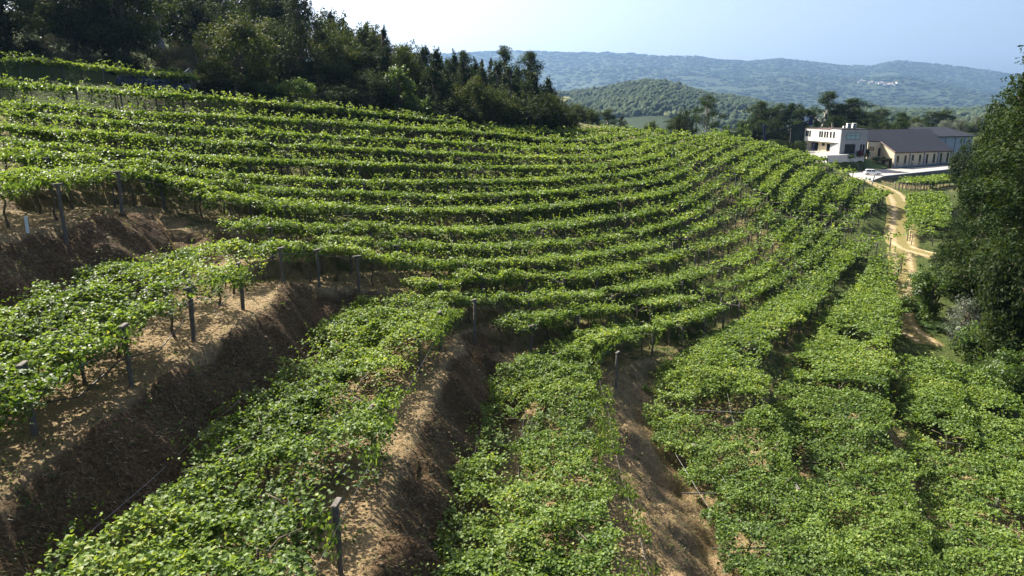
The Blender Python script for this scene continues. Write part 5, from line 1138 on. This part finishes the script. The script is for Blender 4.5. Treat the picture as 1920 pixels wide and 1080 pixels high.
# shed with the big dark roof
SH = empty('winery_shed', (109.5, 208.3, 12.8)); tag(SH, 'long cream shed with a broad dark grey roof and tall slot windows', 'winery building')
S0 = np.array([109.5, 208.3])
def sl(x, y): return np.array([x, y]) - S0
E1, E2, N1, N2, R1_, R2_, Vv = sl(109.51, 208.25), sl(136.56, 225.65), sl(108.42, 215.33), sl(103.07, 212.43), sl(108.36, 224.16), sl(139.18, 244.31), sl(137.39, 236.96)
zs = {'E1': 17.37, 'E2': 16.9, 'N1': 20.11, 'N2': 20.4, 'R1': 23.22, 'R2': 22.78, 'V': 20.64}
top = [(E1, zs['E1']), (E2, zs['E2']), (Vv, zs['V']), (R2_, zs['R2']), (R1_, zs['R1']), (N2, zs['N2']), (N1, zs['N1'])]
MB().prism([tuple(p) for p, z in top], [z - 12.8 - .28 for p, z in top], [z - 12.8 for p, z in top]).build('roof', M_ROOF, SH)
ed = (E2 - E1) / np.linalg.norm(E2 - E1); en = np.array([-ed[1], ed[0]])
back = R1_ + en * 0
def wallprism(pts, tops, name, m): MB().prism([tuple(p) for p in pts], [0] * len(pts), tops).build(name, m, SH)
i_ = .35
W1, W2 = E1 + ed * i_ + en * i_, E2 - ed * i_ + en * i_
M1 = N1 + np.array([.35, -.3]); M2 = N2 + np.array([.4, .1])
wallprism([W1, W2, Vv + np.array([-.4, -.3]), R2_ + np.array([-.4, -.5]), R1_ + np.array([.5, -.3]), M2, M1], [zs['E1'] - 13.2, zs['E2'] - 13.2, zs['V'] - 13.2, zs['R2'] - 13.2, zs['R1'] - 13.2, zs['N2'] - 13.2, zs['N1'] - 13.2], 'wall', M_CREAM)
L1 = np.linalg.norm(W2 - W1); rz1 = math.atan2(ed[1], ed[0])
for q in range(8):
    f = (.06 + q * .125); c = W1 + (W2 - W1) * f - en * .03
    window(SH, (c[0], c[1], 2.05), (.95, .1, 2.7), rz1)
    MB().box((0, 0, 0), (1.15, .22, .12)).build('sill', M_CONC, SH).matrix_local = Matrix.Translation((c[0] - en[0] * .08, c[1] - en[1] * .08, .55)) @ Matrix.Rotation(rz1, 4, 'Z')
for q in range(5):
    f = min(.99, .005 + q * .25); c = W1 + (W2 - W1) * f - en * .12
    o = MB().box((0, 0, 1.95), (.5, .35, 3.9)).build('pilaster', M_CONC, SH); o.location = (c[0], c[1], 0); o.rotation_euler = (0, 0, rz1)
pl_ = MB().box((L1 / 2, 0, .25), (L1, .12, .5)).build('plinth', M_CONC, SH); pl_.location = (W1[0] - en[0] * .07, W1[1] - en[1] * .07, 0); pl_.rotation_euler = (0, 0, rz1)
fb = MB()
for (p, z), (q, z2) in ((top[0], top[1]), (top[6], top[0]), (top[5], top[6])):
    fb.tube([(p[0], p[1], z - 12.8 - .12), (q[0], q[1], z2 - 12.8 - .12)], .16, 6)
fb.build('fascia', M_FASCIA, SH)
# gable side doors and window
gd = M1 - W1; rzg = math.atan2(gd[1], gd[0])
gn = np.array([-gd[1], gd[0]]) / np.linalg.norm(gd)
if gn[0] > 0: gn = -gn
for f, h in ((.22, 2.6), (.72, 2.9)):
    c = W1 + gd * f + gn * .03; o = window(SH, (c[0], c[1], 1.45), (1.1, .1, h), rzg, 'door')
hd = M1 - M2; rzh = math.atan2(hd[1], hd[0]); c = M2 + hd * .30 + np.array([hd[1], -hd[0]]) / np.linalg.norm(hd) * .03
window(SH, (c[0], c[1], 5.3), (1.9, .1, 1.0), rzh)
c = M2 + hd * .86 + np.array([hd[1], -hd[0]]) / np.linalg.norm(hd) * .03
window(SH, (c[0], c[1], 4.2), (.8, .1, 2.4), rzh, 'door')
# second warehouse behind
WH = empty('warehouse', (141, 241, 13.0)); tag(WH, 'blue grey warehouse with a low dark roof behind the right end of the cream shed', 'warehouse')
wd = np.array([.93, .35]); wn_ = np.array([-.35, .93])
def wp(a, b): return tuple(wd * a + wn_ * b)
MB().prism([wp(-3, 0), wp(15, 0), wp(15, 12), wp(-3, 12)], 0, 7.2).build('wall', M_BWALL, WH)
MB().prism([wp(-4, -.6), wp(16, -.6), wp(16, 12), wp(-4, 12)], [7.25, 7.25, 9.9, 9.9], [7.5, 7.5, 10.15, 10.15]).build('roof', M_ROOF, WH)
for q in range(4):
    o = MB().box((0, 0, 3.6), (.14, .08, 7.1)).build('panel_joint', M_DKMETAL, WH); p = wp(-2 + q * 4.4, -.05); o.location = (p[0], p[1], 0); o.rotation_euler = (0, 0, math.atan2(wd[1], wd[0]))
# dark gate at the right end of the shed
GT = empty('metal_gate', (131.5, 218.5, 12.8), rz1); tag(GT, 'dark metal gate closing the yard at the right end of the shed', 'gate')
for q in range(8): MB().box((q * .62, 0, 1.05), (.56, .06, 2.0)).build('panel', M_DKMETAL, GT)
MB().box((2.2, 0, .12), (5.1, .08, .1)).box((2.2, 0, 2.1), (5.1, .08, .1)).build('gate_frame', M_DKMETAL, GT)
tag(MB().box((0, 0, 0), (2.6, 1.2, .10), .6).build('drain_cover', M_STONE), 'dark rectangular drain cover in the pale road', 'drain cover').location = (103.5, 194.6, 12.83)
# boulders behind the shed
for x, y, s, lab, sd in [(150, 262, (4.2, 3, 3.4), 'large grey boulder with a shadowed face behind the shed roof', 1), (155.5, 265, (5.0, 3, 2.2), 'long low grey boulder right of the large one behind the roof', 2), (133, 257, (2.4, 2, 1.4), 'small pale boulder just above the dark roof ridge', 3)]:
    tag(rock('boulder', (x, y, float(gh(x, y)) + s[2] * .35), s, sd, M_ROCK), lab, 'boulder')
# shrubs around the winery
SHR = [(94.6, 201.2, 1.5, 'bush', 2.6, 'light green shrub at the corner of the terrace wall'), (96.4, 202.2, 2.2, 'dark', 2.6, 'dark shrub in front of the grey office wall'), (98.6, 203.2, 2.6, 'dark', 2.6, 'tall dark shrub between office and shed'),
       (92.8, 199.4, 1.3, 'fern', 2.6, 'spreading pale plant beside the handrail'), (105.5, 210.6, 1.4, 'dark', 3.0, 'clipped dark shrub below the shed gable'), (107.6, 209.2, 1.2, 'dark', 2.6, 'second clipped dark shrub below the shed gable')]
for x, y, h, kd, w, lab in SHR:
    o = plant(x, y, h, kd, w, lab); o['category'] = 'shrub'; o.location.z = 16.2 if x < 99 else 14.6
MR = leaf_mat('red_leaf', [(0, (.06, .01, .015)), (.6, (.14, .025, .03)), (1, (.24, .06, .05))], .2)
H0, W0, cm, wm = KINDS['bush'][0]
rb = empty('red_shrub', (96.0, 201.2, 16.5)); tag(rb, 'dark red shrub in front of the grey office block', 'shrub'); rb.scale = (.35, .35, .38)
cm2 = cm.copy(); cm2.materials.clear(); cm2.materials.append(MR); link(bpy.data.objects.new('trunk', wm), rb); link(bpy.data.objects.new('crown', cm2), rb)

# ------------------------------------------------------------------ vehicles
M_TYRE = plain('tyre_rubber', (.02, .02, .02), .9, .2, 5)
M_RIM = plain('alloy_rim', (.5, .5, .5), .35, .1, 3, metal=.8)
M_LAMP = plain('lamp_glass', (.7, .7, .7), .1, .05, 2)
M_RED = plain('red_lamp', (.35, .02, .02), .3, .1, 2)
def car(name, loc_, rz, paint, label, L=4.1, Wd=1.75, Hh=1.48, suv=False, rails=False):
    o = empty(name, loc_, rz); tag(o, label, 'car')
    gc = .32 if suv else .2
    prof_ = [(-.5, gc), (-.5, .62), (-.485, .86), (-.40, .92), (.20, .93), (.34, .90), (.47, .76), (.5, .55), (.5, gc)]
    bm = bmesh.new(); rings = []
    for yy, s in ((-.5, .93), (-.44, 1), (.44, 1), (.5, .93)):
        rings.append([bm.verts.new((px * L * (s if abs(px) > .4 else 1), yy * Wd, gc + (pz - gc) * Hh / 1.48 * (1 if s == 1 else .97))) for px, pz in prof_])
    for a, b in zip(rings, rings[1:]):
        for q in range(len(prof_)): bm.faces.new((a[q], a[(q + 1) % len(prof_)], b[(q + 1) % len(prof_)], b[q]))
    bm.faces.new(rings[0]); bm.faces.new(rings[-1][::-1]); b = MB(); b.bm.free(); b.bm = bm
    b.build('body', paint, o, bevel=.02)
    zb = .92 * Hh / 1.48 + (0 if not suv else .05)
    rear = -.47 if suv else -.46
    cp = [(rear, zb - .03), (rear + .05, Hh - .07), (-.30, Hh), (.02, Hh), (.12, Hh - .10), (.32, zb - .04)]
    bm = bmesh.new(); rings = []
    for yy in (-.40, .40):
        rings.append([bm.verts.new((px * L, yy * Wd * (1.08 if pz < Hh - .2 else .94), pz)) for px, pz in cp])
    n = len(cp)
    for q in range(n): bm.faces.new((rings[0][q], rings[0][(q + 1) % n], rings[1][(q + 1) % n], rings[1][q]))
    bm.faces.new(rings[0]); bm.faces.new(rings[1][::-1]); b = MB(); b.bm.free(); b.bm = bm
    b.build('cabin', paint, o, bevel=.02)
    for sy in (-1, 1):
        for (xa, xb, xc, xd) in ((-.40, -.12, -.13, -.385), (-.10, .235, .09, -.105)):
            zl, zh = zb + .03, Hh - .13; y0 = sy * (Wd * .432 + .012); y1 = sy * (Wd * .385 + .016)
            MB().face([(xa * L, y0, zl), (xb * L, y0, zl), (xc * L, y1, zh), (xd * L, y1, zh)]).build('side_window', M_GLASSD, o)
        MB().box((.12 * L, sy * (Wd * .52), zb + .06), (.12, .2, .13)).build('mirror', paint, o)
        for sx in (-.30, .30):
            w = MB().tube([(0, -.1, 0), (0, .1, 0)], .32 if not suv else .36, 14).build('tyre', M_TYRE, None); w.parent = o; w.location = (sx * L, sy * (Wd * .47), .32 if not suv else .36)
            MB().tube([(0, -.115, 0), (0, .115, 0)], .2, 10).build('rim', M_RIM, w)
        MB().box((.487 * L, sy * Wd * .36, .66), (.12, .32, .14)).build('headlight', M_LAMP, o)
        MB().box((-.492 * L, sy * Wd * .40, .78), (.08, .16, .24)).build('tail_light', M_RED, o)
        if rails: MB().tube([(-.40 * L, sy * Wd * .36, Hh + .04), (.04 * L, sy * Wd * .36, Hh + .05)], .025, 5).build('roof_rail', M_RIM, o)
    MB().face([(.325 * L, -.36 * Wd, zb + .0), (.325 * L, .36 * Wd, zb + .0), (.128 * L, .34 * Wd, Hh - .075), (.128 * L, -.34 * Wd, Hh - .075)]).build('windscreen', M_GLASSD, o)
    MB().face([((rear - .004) * L, -.34 * Wd, zb + .06), ((rear - .004) * L, .34 * Wd, zb + .06), ((rear + .042) * L, .34 * Wd, Hh - .12), ((rear + .042) * L, -.34 * Wd, Hh - .12)]).build('rear_window', M_GLASSD, o)
    return o
M_CARW = plain('white_car_paint', (.78, .78, .77), .25, .02, 1, spec=.6)
M_CARB = plain('blue_car_paint', (.02, .045, .13), .25, .1, 1, spec=.6)
M_CARG = plain('grey_car_paint', (.3, .3, .31), .3, .05, 1, spec=.6)
car('parked_car', (93.4, 187.6, 12.8), -.25, M_CARW, 'white hatchback parked on the pale road above the vineyard')
car('grey_car', (133.5, 214.0, 12.8), 2.4, M_CARG, 'small grey car half hidden by trees at the far end of the road')
zv = float(gh(-48.0, 95.5))
car('parked_suv', (-48.0, 95.6, float(gh(-48, 95.6)) + .35), .1, M_CARB, 'dark blue car with roof rails behind the topmost vine row', 4.6, 1.85, 1.72, True, True)
car('blue_car', (-43.6, 96.2, float(gh(-43.6, 96.2)) + .25), .15, M_CARB, 'second dark blue car beside the bent pale pipe', 4.2, 1.75, 1.45)
px_, py_ = -41.6, 94.2
pf = empty('bent_pipe', (px_, py_, float(gh(px_, py_)))); tag(pf, 'pale grey bent pipe frame standing at the end of the topmost vine row', 'pipe frame')
MB().tube([(1.2, 0, -.2), (1.1, 0, 2.9), (1.0, 0, 3.05)], .11, 7).build('upright', M_WIRE, pf, True)
MB().tube([(1.05, 0, 3.0), (-1.6, .2, 1.0)], .12, 7).build('brace', M_WIRE, pf, True)
# white leaning end stake near the road and concrete block in the hollow
tag(MB().tube([(0, 0, -.3), (.55, .1, 2.3)], [.14, .11], 6).build('end_stake', M_CONC), 'pale leaning stake at the end of the vine row beside the dirt path', 'stake').location = (75.0, 150.5, float(gh(75, 150.5)))
cb_ = MB().box((0, 0, .6), (.5, .35, 1.3), .5, .25).build('concrete_block', M_CONC, None, bevel=.03); cb_.location = (1.5, 47.5, float(gh(1.5, 47.5))); tag(cb_, 'leaning grey concrete block in the dark gap above the central terrace', 'concrete block')
# village on the far ridge
rv = np.random.default_rng(9)
HM = MB().prism([(-5, -4), (5, -4), (5, 4), (-5, 4)], 0, 5).build('wall', M_WHITE); hm = HM.data; bpy.data.objects.remove(HM)
RM = MB().prism([(-5.4, -4.4), (5.4, -4.4), (5.4, 4.4), (-5.4, 4.4)], [5, 5, 5.2, 5.2], [5.2, 5.2, 7.6, 7.6]).build('roof', plain('tile_roof', (.30, .24, .20), .8, .2, 1)); rm = RM.data; bpy.data.objects.remove(RM)
k = 0
while k < 26:
    u = rv.uniform(1612, 1682); v = 153 + (u - 1612) * .11 + rv.normal(0, 1.2)
    d0 = np.array([(u - 960) / 1346, .9694 - (v - 540) / 1346 * .2450, -.2450 - (v - 540) / 1346 * .9694]); ts = np.linspace(2500, 9500, 1400)
    hh = base_z(d0[0] * ts, d0[1] * ts) - (30 + d0[2] * ts); j = int(np.argmax(hh > 0))
    k += 1
    if hh[j] <= 0: continue
    h_ = empty('far_house', (d0[0] * ts[j], d0[1] * ts[j], 30 + d0[2] * ts[j] + 1), rv.uniform(0, 3)); tag(h_, 'tiny pale house of the village on the hazy far ridge', 'house', 'village houses on the far ridge')
    h_.scale = (rv.uniform(1.8, 3.4), rv.uniform(1.4, 2.2), rv.uniform(1.6, 2.4)); link(bpy.data.objects.new('wall', hm), h_); link(bpy.data.objects.new('roof', rm), h_)

# ------------------------------------------------------------------ haze
hz_m = bpy.data.materials.new('haze'); hz_m.use_nodes = True; nt = hz_m.node_tree; nt.nodes.clear()
om = nt.nodes.new('ShaderNodeOutputMaterial'); pv_ = nt.nodes.new('ShaderNodeVolumePrincipled')
pv_.inputs['Color'].default_value = (.31, .52, .84, 1); pv_.inputs['Density'].default_value = HAZE; pv_.inputs['Anisotropy'].default_value = .35
nt.links.new(pv_.outputs[0], om.inputs['Volume'])
allz = [o.matrix_world for o in []]
hzb = MB().box((0, 0, 355), (24800, 24800, 1090)).build('haze', hz_m); tag(hzb, kind='stuff')
